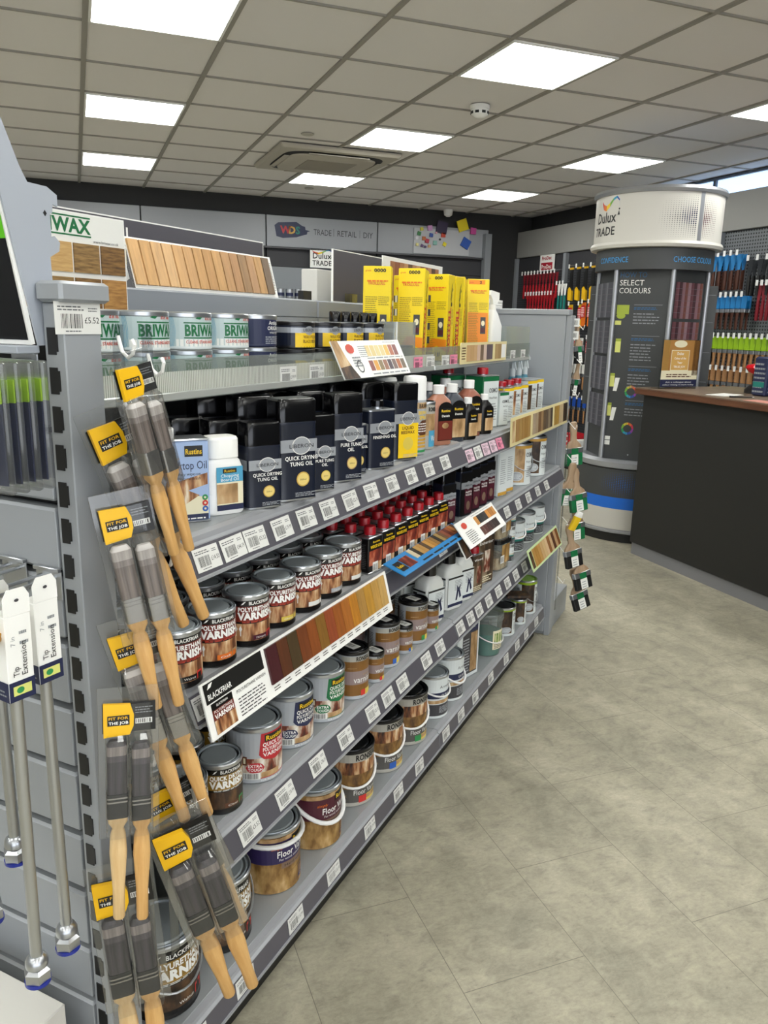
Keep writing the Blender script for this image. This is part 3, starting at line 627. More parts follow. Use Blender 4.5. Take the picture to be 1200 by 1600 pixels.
# ================================================================== shelving run
M('shelf_grey', '9da1a3', .38, .15, bump=.04, bscale=900); M('post_grey', '989ca0', .42, .1); M('strip_dark', '55535a', .35); M('strip_lip', '9b9da1', .35); M('panel_shaded', '24282d', .5); M('back_grey', '888d94', .45)
M('film', 'e8eaec', .08, kind='clear', base=.03, gain=.4)
G = thing('shelving_unit', 'long grey double-bay shop shelving run full of tins and bottles', 'shelving', (0, 0, 0))
YS = [.92, 2.18, 3.52]
SZ = {(0, 0): .166, (0, 1): .555, (0, 2): .866, (0, 3): 1.115, (1, 0): .166, (1, 1): .555, (1, 2): .84, (1, 3): 1.105}
XF = {0: -.812, 1: -.778, 2: -.778, 3: -.778}        # plane of the ticket strips
for (b, k), z in SZ.items():
    y0, y1 = YS[b]+.002, YS[b+1]-.002; xf = XF[k]
    mb = MB(); mb.box(-1.27, y0, z-.025, xf-.022, y1, z, 'shelf_grey', .002)
    if k == 0: mb.box(-1.27, y0, .045, xf-.03, y1, z-.025, 'post_grey'); mb.box(-1.27, y0, 0, xf-.04, y1, .045, 'ink')
    mb.build('base_shelf' if k == 0 else 'shelf', G)
    s_ = MB(); L = .018 if k else 0.006
    prof = [(xf-.022, z), (xf-.010, z-.003), (xf-.009, z-.012), (xf-.003, z-.015), (xf-.003, z-.017), (xf-.003+L, z-.062), (xf+.001+L, z-.062), (xf+.001+L, z-.067), (xf-.008+L, z-.067), (xf-.012, z-.02)]
    for q, (p0, p1) in enumerate(zip(prof, prof[1:])):
        s_.add([(p0[0], y0, p0[1]), (p0[0], y1, p0[1]), (p1[0], y1, p1[1]), (p1[0], y0, p1[1])], [(0, 1, 2, 3)], 'strip_dark' if q == 4 else 'strip_lip')
    for yy, o_ in ((y0, 1), (y1, -1)): s_.add([(p[0], yy, p[1]) for p in prof], [tuple(range(len(prof)))[::o_]], 'strip_lip')
    if k == 0: s_.add([(xf-.002, y0, z-.067), (xf-.002, y1, z-.067), (xf-.03, y1, .045), (xf-.03, y0, .045)], [(0, 1, 2, 3)], 'post_grey')
    s_.build('ticket_strip', G)
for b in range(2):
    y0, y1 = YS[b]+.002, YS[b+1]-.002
    mb = MB(); mb.box(-1.29, y0, .0, -1.27, y1, 1.29, 'panel_shaded'); mb.build('lower_back_panel', G)  # shade between the shelves is put into this near-black colour
    mb = MB(); mb.box(-1.295, y0, 1.29, -1.275, y1, 1.46, 'back_grey'); mb.build('upper_back_panel', G)
    mb = MB(); mb.box(-1.52, y0, 1.459, -1.275, y1, 1.513, 'back_grey', .004); mb.build('top_ledge', G)
for y in YS:
    mb = MB(); mb.box(-1.54, y-.014, 0, -1.47, y+.014, 1.508, 'post_grey'); mb.build('upright', G)
mb = MB(); mb.box(-1.55, .92, 0, -1.51, 3.52, 1.45, 'back_grey'); mb.build('rear_panel', G)
M('clear_lip', 'e6ebe8', .06, kind='clear', base=.04, gain=.5, haze=.10, hazecol='f0f2ee'); M('ribbed_lip', 'dfe6e2', .1, kind='ribbed', base=.06, gain=.5, haze=.40, scale=70, hazecol='f2f2ea')
M('lip_edge', 'b9bdb9', .15, .3)
RZ = 1.328       # top of the raised clear-fronted shelf
for b in range(2):
    y0, y1 = (YS[b]-.06 if b == 0 else YS[b])+.004, YS[b+1]-(.004 if b == 0 else .30)
    mb = MB(); mb.box(-1.27, y0, RZ-.010, -.895, y1, RZ, 'shelf_grey', .002); mb.box(-.897, y0, RZ-.012, -.878, y1, RZ+.003, 'lip_edge', .002); mb.build('raised_shelf', G)
    mb = MB(); mb.box(-.884, y0, RZ+.003, -.881, y1, RZ+.036, 'ribbed_lip' if b == 0 else 'clear_lip'); mb.build('ribbed_front' if b == 0 else 'clear_front', G, smooth=False)
    mb = MB(); mb.box(-.885, y0, RZ+.036, -.881, y1, RZ+.056, 'clear_lip'); mb.build('clear_top_edge', G, smooth=False)
mb = MB(); mb.box(-1.26, 3.214, RZ, -.884, 3.217, RZ+.12, 'clear_lip'); mb.build('clear_end_divider', G, smooth=False)
for y in (1.40, 1.56, 1.57):
    mb = MB(); mb.prism([(y, 1.40), (y+.012, 1.385), (y+.014, 1.405), (y+.006, 1.398)], -1.2745, -1.272, 'white', 'x'); mb.build('panel_nick', G)

# ---- price tickets
M('ticket', 'dcdcd8', .5); M('ticket_pink', 'e88aa8', .5); M('ticket_pale_pink', 'e3c4d2', .5)
def mk_ticket(v):
    prices = ['£19.99', '£14.50', '£12.99', '£5.52', '£19.99', '£38.31', '£44.19', '£22.10']
    def f():
        t = MB(); t = Lab(lambda u, w_, d: (d*LAY, u, w_)); mat = ['ticket', 'ticket_pink', 'ticket_pale_pink', 'ticket'][v[0]]
        t.mb.box(-.0006, -.031, -.019, .0001, .031, .019, mat); t.bars(-.023, -.012, .006, .005, 'ink', 1, 17, v[1])
        t.text(prices[v[1] % 8], .0185, -.006, .0075, 'ink', w=.020, d=1); t.lines(-.027, .009, .01, .016, 2, 'mid', 1, .45, .2, v[1]); t.lines(.014, .008, .027, .014, 2, 'mid', 1, .45, .2, v[1]+4)
        t.lines(-.018, -.016, .004, -.0135, 1, 'mid', 1, .5); o = t.mb.build('price_ticket', smooth=False); o['category'] = 'price ticket'; return o
    return f
def tickets(k, ys, where, kinds=None):
    R_ = random.Random(k+5)
    for i, y in enumerate(ys):
        b = 0 if y < YS[1] else 1; z = SZ[(b, k)]; L = .018 if k else .006; tilt = math.atan2(L, .045)
        kd = kinds[i] if kinds else 0; n = (i*5 + k*3) % 8; key = ('tk', kd, n)
        lb = '%s barcoded price ticket on the %s strip, %s from the near end' % (['white', 'pink', 'pale pink'][kd], where, ORD[i] if i < 20 else 'last')
        put(key, mk_ticket((kd, n)), (XF[k]-.003+L*.5+.0012, y, z-.038), (rad(R_.uniform(-1.5, 1.5)), -tilt, 0), lb, 'price tickets on the '+where+' strip')
tickets(0, [.944, 1.10, 1.295, 1.47, 1.67, 1.855, 2.01, 2.235, 2.38, 2.53, 2.71, 2.91, 3.07, 3.21, 3.38], 'bottom shelf')
tickets(1, [1.07, 1.195, 1.325, 1.45, 1.59, 1.68, 1.77, 1.935, 2.04, 2.215, 2.31, 2.395, 2.50, 2.61, 2.72, 2.83, 2.95], 'second lowest shelf')
tickets(2, [.955, 1.02, 2.02, 2.25, 2.50, 2.66, 2.80, 2.94, 3.08, 3.22], 'middle shelf')
tickets(3, [.97, 1.04, 1.105, 1.19, 1.277, 1.365, 1.46, 1.56, 1.67, 1.785, 1.90, 2.02, 2.225, 2.30, 2.375, 2.45, 2.52], 'second highest shelf', [0]*12+[2, 0, 2, 2, 1])
for i, (y, kd) in enumerate([(1.385, 0), (1.50, 0), (2.06, 1), (2.15, 0), (2.27, 0), (2.34, 1), (2.98, 0), (3.12, 0)]):
    put(('tk', kd, i), mk_ticket((kd, i)), (-.8795, y, RZ+.012), (0, 0, 0), '%s price ticket on the clear shelf front, %s from the near end' % (['white', 'pink'][kd], ORD[i]), 'price tickets on the clear shelf front')
# ================================================================== goods on the shelves
def bands(LB, R, a0, a1, v0, v1, mat, d=1): LB.rect(rad(a0)*R, v0, rad(a1)*R, v1, mat, d)
def tin(R, h, body, lid, rim='silver', lab=None, handle=None, hmat='cap_white', lip='silver', tag_=False):
    """round lidded tin: body, rim, lid, wrap label, bail handle"""
    def mk():
        t = thing('paint_tin', 'x', 'tin')
        mb = MB(); mb.lathe([(R*.97, 0), (R*1.005, .002), (R*1.005, .005), (R*.985, .008), (R*.985, h-.012), (R*1.0, h-.008)], body, 40); mb.build('body', t)
        mb = MB(); mb.lathe([(R*.985, h-.010), (R*1.02, h-.008), (R*1.02, h-.002), (R*.985, h), (R*.95, h-.001), (R*.93, h-.004)], rim, 40, (0, 1)); mb.build('rim', t)
        mb = MB(); mb.lathe([(R*.93, h-.004), (R*.90, h+.0005), (R*.86, h), (R*.84, h-.004), (R*.80, h-.0045), (R*.74, h-.0015), (.001, h-.001)], lid, 40); mb.build('lid', t)
        if lab:
            LB = Lab(cylmap(R*.985), R*.16); lab(LB, R, h); LB.build(t)
        if tag_:
            LB = Lab(planemap((0, 0, h-.001), (.9, .45, 0), (-.45, .9, 0), (0, 0, 1))); LB.rect(-.02, -.013, .02, .013, 'ticket', 3); LB.bars(-.014, -.006, .01, .008, 'ink', 5, 10); LB.build(t, 'lid_sticker')
        if handle:
            z0, drop, rr = handle; mb = MB(); pts = []
            for i in range(17):
                a = -pi/2 + pi*i/16; pts.append(((R+.006)*cos(a)+.001, (R+.004)*sin(a), z0 - drop*cos(a)))
            mb.tube(pts, rr, hmat, 8)
            for s_ in (-1, 1): mb.cyl((0, s_*(R-.004), z0), (0, s_*(R+.007), z0), .006, hmat)
            mb.build('handle', t)
        return t
    return mk
WD = dict(kind='photo', cols=['2c1a12', '6a3c20', 'a8744a', 'cfae84', 'e8dcc8'])
M('pic_brown', '6a3c20', .5, scale=70, stretch=(1.2, 1.2, .25), **WD); M('pic_floor', 'a8744a', .5, kind='photo', cols=['4a3018', '7c5a2c', 'a8854e', 'c8a878'], scale=38)
M('pic_chair', '6a3c20', .5, kind='photo', cols=['3c1c14', '7c3c28', 'c8b8a4', 'e4e0d8'], scale=60, stretch=(1, 1, .4)); M('pic_tan', 'b89468', .5, kind='photo', cols=['8c6c44', 'b89468', 'd8c098'], scale=40)
M('pic_dark', '3c2c20', .5, kind='photo', cols=['14100e', '3c2a1c', '6a4c30'], scale=50); M('pic_barn', '4a3626', .5, kind='photo', cols=['241810', '54402c', '9c8c74'], scale=40, stretch=(1, 1, .3))
for n_, c_ in dict(varn_red='6c2418', varn_gold='8a6a24', floorgrey='55524e', ron_silver='a9a69c', ron_brown='7c6454', ron_wood='7c5420', lilac='8c7a78', bluetag='2c5cb0', greentag='2c8c4c', redtag='c8322c', yeltag='d8c050', cyan='4c9cc0', pale='d6dcdc', mint='b9c9ca', redink='c8402c').items(): M(n_, c_, .42)
FACE = -.6    # labels face the aisle, turned a little towards the near end
def lab_varnish(tagc, tagm, big=0):
    def f(LB, R, h):
        A = lambda d: rad(d)*R
        LB.rect(A(-150), .008, A(150), h-.012, 'tin_black', 1)
        LB.rect(A(-85), h*.50, A(100), h*.80, 'varn_gold' if big else 'varn_red', 2)
        LB.rect(A(-85), h*.12, A(100), h*.46, 'pic_dark' if big else 'pic_brown', 2)
        LB.text('BLACKFRIAR', A(6), h*.83, h*.065, 'white', w=A(58), bold=1, d=4); LB.poly([(A(-42), h*.83), (A(-38), h*.83), (A(-30), h*.90), (A(-38), h*.88)], 'white', 4)
        LB.text('POLYURETHANE' if tagc != 'qd' else 'QUICK DRYING', A(-2), h*.70, h*.085, 'white', w=A(94), bold=2, d=4)
        LB.text('VARNISH', A(-2), h*.545, h*.135, 'white', w=A(98), bold=3, d=4)
        LB.rect(A(-48), h*.525, A(48), h*.53, 'redink' if not big else 'gold', 4); LB.lines(A(-40), h*.48, A(50), h*.515, 2, 'paper' if big else 'redink', 4, .5, .1)
        LB.rect(A(-14), h*.13, A(42), h*.225, tagm, 4); LB.text({'w': 'Walnut', 'm': 'Mahogany', 'c': 'Clear Satin', 'g': 'Gloss', 'qd': 'Clear'}.get(tagc, 'Oak'), A(8), h*.155, h*.04, 'paper', w=A(28), d=5)
        LB.rect(A(26), h*.13, A(44), h*.26, {'w': 'redtag', 'm': 'redtag'}.get(tagc, 'pic_tan' if tagc != 'qd' else ('greentag' if tagm == 'brown' else 'bluetag')), 5)
        if not big:
            for i in range(3): LB.ell(A(-66+11*i), h*.36, A(4), h*.07, 'paper', 4, 10); LB.rect(A(-67+11*i), h*.22, A(-65+11*i), h*.34, 'paper', 4)
    return f
def lab_extra(c, nm):
    def f(LB, R, h):
        A = lambda d: rad(d)*R
        LB.rect(A(-165), .008, A(165), h-.012, 'silverp', 1)
        LB.rect(A(-85), .01, A(110), h*.46, 'pic_chair', 2); LB.rect(A(-85), .01, A(110), h*.10, c, 3)
        LB.poly([(A(4), h*.52), (A(4.5), h*.9), (A(74.5), h*.9), (A(75), h*.52), (A(66), h*.44), (A(40), h*.38), (A(12), h*.44)], c, 3)
        LB.rect(A(16), h*.74, A(66), h*.87, 'ink', 4); LB.text('Rustins', A(41), h*.765, h*.085, 'yellow', w=A(44), d=6, bold=1)
        for i, s_ in enumerate(['QUICK DRY', 'POLYURETHANE', 'VARNISH']): LB.text(s_, A(40), h*(.66-.09*i), h*.07, 'white', w=A(56), d=5, bold=1)
        LB.ell(A(-4), h*.29, A(19), h*.095, c, 4); LB.text('EXTRA', A(-4), h*.30, h*.055, 'white', w=A(28), d=5, bold=1); LB.text('TOUGH', A(-4), h*.23, h*.055, 'white', w=A(28), d=5, bold=1)
        LB.rect(A(-40), h*.08, A(6), h*.20, 'paper', 5); LB.bars(A(-37), h*.09, A(3), h*.19, 'ink', 6, 22); LB.rect(A(8), h*.10, A(50), h*.20, 'pic_tan', 5)
        LB.text('FOR INTERIOR WOOD', A(38), h*.035, h*.035, 'white', w=A(60), d=5)
        LB.rect(A(-40), h*.34, A(-20), h*.50, 'brown', 5); LB.rect(A(-37), h*.37, A(-23), h*.47, 'cream', 6)
        LB.rect(A(-118), .02, A(-75), h*.84, 'pale', 3); LB.lines(A(-114), .03, A(-80), h*.62, 22, 'mid', 4, .4, .15)
        x, y, s_ = A(-97), h*.74, h*.06
        LB.poly([(x-s_, y), (x, y-s_), (x+s_, y), (x, y+s_)], 'redtag', 4); LB.poly([(x-s_*.75, y), (x, y-s_*.75), (x+s_*.75, y), (x, y+s_*.75)], 'white', 5); LB.rect(x-.001, y-s_*.1, x+.001, y+s_*.4, 'ink', 6); LB.rect(x-.001, y-s_*.4, x+.001, y-s_*.25, 'ink', 6)
    return f
def lab_floorvar(c):
    def f(LB, R, h):
        A = lambda d: rad(d)*R
        LB.rect(A(-150), .006, A(150), h*.5, 'pic_floor', 1); LB.rect(A(-150), h*.5, A(150), h*.86, c, 1); LB.rect(A(-60), h*.86, A(80), h-.012, 'pic_tan', 1)
        LB.rect(A(2), h*.76, A(46), h*.9, 'ink', 3); LB.text('Rustins', A(24), h*.79, h*.075, 'yellow', w=A(38), d=5, bold=1)
        LB.text('simply', A(-28), h*.735, h*.05, 'orange', w=A(22), d=4, it=.3); LB.text('Floor Varnish', A(14), h*.60, h*.105, 'white', w=A(84), d=4, bold=1)
        LB.text('For wood, cork and laminate', A(14), h*.54, h*.04, 'white', w=A(76), d=4)
        LB.rect(A(-20), h*.40, A(60), h*.5, 'ron_brown', 3); LB.text('Hard wearing', A(16), h*.43, h*.042, 'ink', w=A(60), d=4)
        LB.rect(A(22), h*.07, A(50), h*.28, c, 4); LB.rect(A(24), h*.13, A(48), h*.27, 'pic_tan', 5); LB.text('Satin' if c == 'maroon' else 'Gloss', A(36), h*.085, h*.03, 'white', w=A(16), d=5)
        LB.poly([(A(-10), h*.30), (A(44), h*.36), (A(30), h*.33)], 'pic_dark', 4)
    return f
def lab_ronfloor(c):
    def f(LB, R, h):
        A = lambda d: rad(d)*R
        LB.rect(A(-160), h*.80, A(160), h-.012, 'ron_silver', 1); LB.rect(A(-160), h*.58, A(160), h*.80, 'pic_brown', 1); LB.rect(A(-160), h*.32, A(160), h*.58, 'pic_floor', 1); LB.rect(A(-160), .012, A(160), h*.32, 'floorgrey', 1)
        LB.text('RONSEAL', A(28), h*.83, h*.10, 'ink', w=A(64), d=4, bold=2)
        LB.text('Diamond Hard', A(22), h*.35, h*.045, 'brown', w=A(40), d=4); LB.text('Floor Varnish', A(30), h*.21, h*.09, 'paper', w=A(76), d=4)
        LB.text('Our', A(-36), h*.25, h*.05, 'pic_tan', w=A(12), d=4); LB.text('toughest', A(-38), h*.18, h*.05, 'pic_tan', w=A(28), d=4); LB.text('finish', A(-38), h*.11, h*.05, 'pic_tan', w=A(18), d=4)
        LB.rect(A(4), h*.06, A(24), h*.18, c, 4); LB.rect(A(24), h*.06, A(60), h*.18, 'yeltag', 4); LB.rect(A(24), h*.10, A(58), h*.17, 'pic_tan', 5)
    return f
def lab_ronvar(c):
    def f(LB, R, h):
        A = lambda d: rad(d)*R
        LB.rect(A(-170), h*.80, A(170), h-.012, 'ron_silver', 1); LB.rect(A(-50), .010, A(110), h*.8, 'ron_wood', 1); LB.rect(A(-50), h*.32, A(110), h*.60, 'lilac', 2); LB.rect(A(-110), .01, A(-50), h-.012, 'silverp', 2)
        LB.rect(A(-108), .02, A(-84), h*.86, 'ink', 3); LB.text('RONSEAL', A(26), h*.82, h*.085, 'ink', w=A(56), d=4, bold=2); LB.lines(A(-80), .02, A(-55), h*.8, 18, 'dgrey', 3, .4)
        LB.text('interior', A(36), h*.50, h*.045, 'pic_tan', w=A(26), d=4); LB.text('varnish', A(26), h*.36, h*.13, 'paper', w=A(72), d=4)
        LB.rect(A(16), h*.07, A(34), h*.19, c, 4); LB.rect(A(34), h*.07, A(70), h*.19, 'yeltag', 4)
        LB.rect(A(-30), h*.66, A(0), h*.67, 'pic_tan', 4)
    return f
def facing(phi): return rad(phi)
def place(key, mk, b_k, X, Y, yaw, label, group=None, dz=0, name=None, cat=None):
    z = (SZ[b_k] if isinstance(b_k, tuple) else b_k) + .0007
    o = put(key, mk, (X, Y, z+dz), rad(yaw), label, group)
    if cat: o['category'] = cat
    return o
def pc(key, mk, b_k, nx, ny, D, W, yaw, label, group=None, **k):
    """place by the near front corner"""
    c, d = cos(rad(yaw)), sin(rad(yaw)); return place(key, mk, b_k, nx - (c*D/2 + d*W/2), ny - (d*D/2 - c*W/2), yaw, label, group, **k)
# --- bottom shelf
place('bf5', tin(.070, .16, 'tin_black', 'lid_grey', lab=lab_varnish('w', 'pic_dark', 1), handle=(.118, .058, .0024), hmat='silver'), (0, 0), -.915, .975, -18, 'black varnish pail at the near end of the bottom shelf behind the brush packs', 'large black varnish pails')
place('bf5', None, (0, 0), -.918, 1.153, -22, 'black varnish pail, second along the bottom shelf, with gold lettering band', 'large black varnish pails')
place('fp', tin(.072, .156, 'pic_floor', 'lid_grey', lab=lab_floorvar('purple'), handle=(.128, .0, .0055)), (0, 0), -.919, 1.353, -14, 'purple banded floor varnish pail with its white handle up on the bottom shelf')
place('fm', tin(.072, .160, 'pic_floor', 'lid_grey', lab=lab_floorvar('maroon'), handle=(.128, .058, .0055)), (0, 0), -.909, 1.536, -12, 'maroon banded floor varnish pail with its white handle hanging in front')
for i, (c, X, Y) in enumerate([('redtag', -.912, 1.734), ('bluetag', -.908, 1.922), ('greentag', -.904, 2.10)]):
    place('rf'+c, tin(.070, .166, 'ron_silver', 'lid_black', rim='tin_black', lab=lab_ronfloor(c), handle=(.105, .045, .0035), tag_=True), (0, 0), X, Y, -42, 'wood print floor varnish tin with black lid and %s square on its label' % c[:-3])
def lab_white(LB, R, h, blue='bluetag', word='Armstead', sub='UV Protect'):
    A = lambda d: rad(d)*R
    LB.rect(A(-165), .006, A(165), h-.01, 'pale', 1); LB.rect(A(-60), h*.48, A(90), h*.62, 'navy', 2); LB.rect(A(-60), .01, A(90), h*.34, 'dgrey', 2); LB.lines(A(-20), .02, A(70), h*.3, 6, 'silverp', 3)
    LB.rect(A(-60), h*.36, A(90), h*.44, 'pic_tan', 3); LB.text(word, A(10), h*.72, h*.07, 'mid', w=A(60), d=3); LB.text(sub, A(10), h*.52, h*.06, 'white', w=A(50), d=4)
place('wh', tin(.058, .15, 'pale', 'lid_grey', lab=lambda L, R, h: lab_white(L, R, h), handle=(.11, .03, .003)), (1, 0), -.89, 2.285, -18, 'white pail with grey lid and navy band, next to the green tagged tin')
place('uv', tin(.060, .162, 'pale', 'lid_grey', lab=lambda L, R, h: lab_white(L, R, h), handle=(.12, .055, .0035)), (1, 0), -.89, 2.43, -10, 'white pail with dark band below its hanging white handle, beside the wood oil box')
def flatbox(D, W, h, col, fn, name='flat_can', cat='can', cap=None, yaw=0, side=None):
    def mk():
        t = thing(name, 'x', cat); mb = MB(); mb.box(-D/2, -W/2, 0, D/2, W/2, h, col, .004); mb.build('body', t)
        mb = MB(); mb.box(-D/2-.001, -W/2-.001, h-.003, D/2+.001, W/2+.001, h+.0015, 'silver' if cat == 'can' else col, .002); mb.build('top_rim', t); mb = MB(); mb.box(-D/2-.001, -W/2-.001, -.0, D/2+.001, W/2+.001, .003, 'silver' if cat == 'can' else col, .001); mb.build('base_rim', t)
        if cap:
            c, r, hh, cy = cap; mb = MB(); mb.lathe([(r*.8, h), (r*.8, h+.004)], 'silver', 20); mb.T = Matrix.Translation((0, cy, h+.004)); mb.lathe([(r, 0), (r, hh*.85), (r*.9, hh)], c, 24); mb.build('cap', t)
        LB = Lab(facemap(D/2, 0, 0), 1); fn(LB, W, h); LB.build(t, 'front_label')
        if side: LB = Lab(planemap((0, -W/2, 0), (1, 0, 0), (0, 0, 1), (0, -1, 0)), 1); side(LB, D, h); LB.build(t, 'side_label')
        return t
    return mk
def f_woodoil(LB, W, h):
    LB.rect(-W*.46, .01, W*.46, h-.01, 'pale', 1); LB.rect(-W*.3, h*.06, W*.4, h*.80, 'dgrey', 2); LB.rect(-W*.3, h*.66, W*.4, h*.80, 'navy', 3); LB.rect(W*.08, h*.08, W*.38, h*.64, 'pic_tan', 3); LB.lines(-W*.27, h*.1, W*.05, h*.6, 12, 'silverp', 3, .4); LB.text('Wood Care', 0, h*.71, h*.04, 'white', w=W*.5, d=4); LB.text('Renovator', 0, h*.87, h*.045, 'mid', w=W*.6)
place('wo', flatbox(.07, .135, .275, 'pale', f_woodoil), (1, 0), -.900, 2.60, -16, 'tall flat white can with a wood picture label on the bottom shelf')
def tub():
    t = thing('plastic_tub', 'x', 'tub'); R, h = .062, .175
    M('tub_clear', 'eef2f0', .15, kind='clear', base=.04, gain=.5, haze=.14); M('tub_green', '10786a', .35)
    mb = MB(); mb.lathe([(R*.86, .002), (R*.95, h*.52)], 'tub_green', 36); mb.build('contents', t)
    mb = MB(); mb.lathe([(R*.88, 0), (R, h*.84), (R*1.07, h*.84), (R*1.07, h*.9), (R*1.02, h*.92)], 'tub_clear', 36, (1, 0)); mb.build('body', t)
    mb = MB(); mb.lathe([(R*1.05, h*.92), (R*1.07, h*.96), (R*1.03, h), (R*.95, h*.97), (.001, h*.965)], 'tub_clear', 36); mb.build('lid', t)
    LB = Lab(cylmap(R*.97), .012); LB.rect(-.035, .03, .035, h*.62, 'cream', 2); LB.rect(-.028, .06, .028, h*.56, M('pic_green', '4c6c2c', .5, kind='photo', cols=['243c1c', '4c6c2c', '8ca44c', 'c8c8a0'], scale=60).name, 3); LB.lines(-.028, .035, .028, .055, 3, 'dgrey', 3); LB.build(t)
    mb = MB(); mb.tube([((R+.006)*cos(a), (R+.004)*sin(a), h*.5-.03*cos(a)) for a in [-pi/2+pi*i/14 for i in range(15)]], .0025, 'cap_white', 8); mb.build('handle', t); return t
place('tub', tub, (1, 0), -.885, 2.86, -14, 'clear lidded tub with green contents on the bottom shelf')
def lab_osmo(pic='pic_dark', top='gold', lime=False):
    def f(LB, R, h):
        A = lambda d: rad(d)*R
        LB.rect(A(-165), .006, A(165), h-.01, 'pale', 1); LB.rect(A(-75), .012, A(-5), h*.88, pic, 2); LB.rect(A(-165), h*.88, A(165), h-.008, top, 2)
        LB.text('OSMO', A(22), h*.68, h*.11, 'dgrey', w=A(44), d=3, bold=1); LB.text('Polyx-Oil', A(22), h*.54, h*.05, 'dgrey', w=A(40), d=3); LB.lines(A(6), h*.2, A(48), h*.48, 6, 'grey', 3)
        LB.ell(A(-35), h*.22, A(26), h*.11, 'pale', 4); LB.ell(A(-35), h*.22, A(24), h*.10, 'silverp', 5); LB.lines(A(-52), h*.16, A(-18), h*.28, 4, 'pale', 6)
    return f
place('oslow', tin(.055, .125, 'pale', 'lid_black', lab=lab_osmo('pic_dark', 'lime'), rim='silver'), (1, 0), -.89, 3.09, -18, 'white tin with black lid and green edge, right of the green tub')
place('osmall', tin(.034, .115, 'pale', 'lid_black', lab=lab_osmo('pic_dark', 'lime')), (1, 0), -.86, 3.235, -18, 'small white tin with a dark card on its lid, bottom shelf')
mb = MB(); mb.box(-.05, -.035, 0, .05, .035, .012, 'pic_dark'); mb.build('sample_block', loc=(-.87, 3.235, .17+.118), rot=.5, label='dark sample block lying on the small white tin', cat='sample')
place('oslime', tin(.052, .16, 'pale', M('lid_lime', '7ca43c', .4).name, lab=lab_osmo('pic_dark', 'lime'), handle=(.12, .06, .002), hmat='silver'), (1, 0), -.875, 3.39, -18, 'white pail with bright green lid at the far end of the bottom shelf')
# --- second lowest shelf
place('qdb', tin(.043, .10, 'tin_black', 'lid_grey', lab=lab_varnish('qd', 'tin_black', 1)), (0, 1), -.850, .981, -18, 'black quick drying tin with blue square at the near end of the second lowest shelf')
place('qdg', tin(.043, .102, 'tin_black', 'lid_grey', lab=lab_varnish('qd', 'brown', 1)), (0, 1), -.837, 1.068, -26, 'black quick drying tin with green square left of the red labelled tin')
for i, (X, Y) in enumerate([(-.945, .985), (-.935, 1.08), (-1.04, 1.05), (-.955, 1.19)]):
    place('qdb', None, (0, 1), X, Y, -5, 'black quick drying tin standing in the rear, %s from the near end' % ORD[i], 'rear quick drying tins')
for c, nm, X, Y in (('red', 'red', -.845, 1.194), ('navy', 'navy', -.855, 1.336), ('green', 'green', -.849, 1.468)):
    place('ex'+c, tin(.056, .119, 'silverp', 'lid_grey', lab=lab_extra(c, nm)), (0, 1), X, Y, -50, 'silver tin with %s shield label on the second lowest shelf' % nm)
for i, (c, X, Y) in enumerate([('redtag', -.832, 1.589), ('bluetag', -.840, 1.79), ('yeltag', -.836, 1.976)]):
    nm = ['red', 'blue', 'green'][i]; cc = ['redtag', 'bluetag', 'greentag'][i]
    place('rv'+cc, tin(.043, .124, 'silverp', 'lid_black', rim='tin_black', lab=lab_ronvar(cc), tag_=True), (0, 1), X, Y, -44, 'tall silver and brown varnish tin with %s square on the second lowest shelf' % nm)
    place('rs'+cc, tin(.026, .081, 'silverp', 'lid_black', rim='tin_black', lab=lab_ronvar(cc), tag_=True), (0, 1), X+.016, Y+.095, -44, 'small brown varnish tin standing just after the tall tin with %s square' % nm)
    place('rv'+cc, None, (0, 1), X-.10, Y-.01, -32, 'tall silver varnish tin standing behind the one with %s square' % nm)
def bottle_white():
    t = thing('plastic_bottle', 'x', 'bottle'); mb = MB(); a, b = .032, .043; h = .155
    mb.se([(0, a*.92, b*.92, 4), (.004, a, b, 4), (.122, a, b, 4), (.137, a*.9, b*.9, 3), (.146, a*.7, b*.62, 2.5), (.150, .019, .019, 2)], M('bottle_white', 'd8dad6', .35), 32)
    mb.build('body', t); mb = MB(); mb.lathe([(.021, .150), (.021, .182), (.019, .185)], 'cap_black', 24); mb.build('cap', t)
    LB = Lab(facemap(a, 0, 0), 1); LB.rect(-.036, .012, .036, .112, 'pale', 1); LB.rect(-.036, .012, .036, .022, 'navy', 2); LB.rect(-.036, .104, .036, .110, 'ink', 2); LB.lines(-.005, .065, .032, .10, 7, 'grey', 3, .4); LB.poly([(.0, .03), (.008, .03), (.014, .06), (.02, .034), (.028, .04), (.02, .065), (.026, .085), (.014, .07), (.006, .082), (.006, .06)], 'navy', 3)
    LB.build(t, 'front_label'); LB = Lab(planemap((0, -b, 0), (1, 0, 0), (0, 0, 1), (0, -1, 0)), 1); LB.rect(-.026, .012, .026, .112, 'pale', 1); LB.rect(-.026, .104, .026, .110, 'ink', 2); LB.rect(-.024, .03, -.008, .1, 'ink', 2); LB.lines(-.004, .03, .024, .1, 9, 'grey', 2, .4); LB.build(t, 'side_label'); return t
for i, (X, Y) in enumerate([(-.850, 2.13), (-.842, 2.276), (-.838, 2.368)]): place('bw', bottle_white, (0, 1) if Y < 2.19 else (1, 1), X, Y, -20, 'white bottle with black cap on the second lowest shelf, %s of the front three' % ORD[i], 'white bottles with black caps')
for i, (X, Y) in enumerate([(-.94, 2.15), (-.935, 2.25), (-1.03, 2.12)]): place('bw', None, (1, 1), X, Y, -20, 'white bottle with black cap in the rear, %s from the near end' % ORD[i], 'rear white bottles')
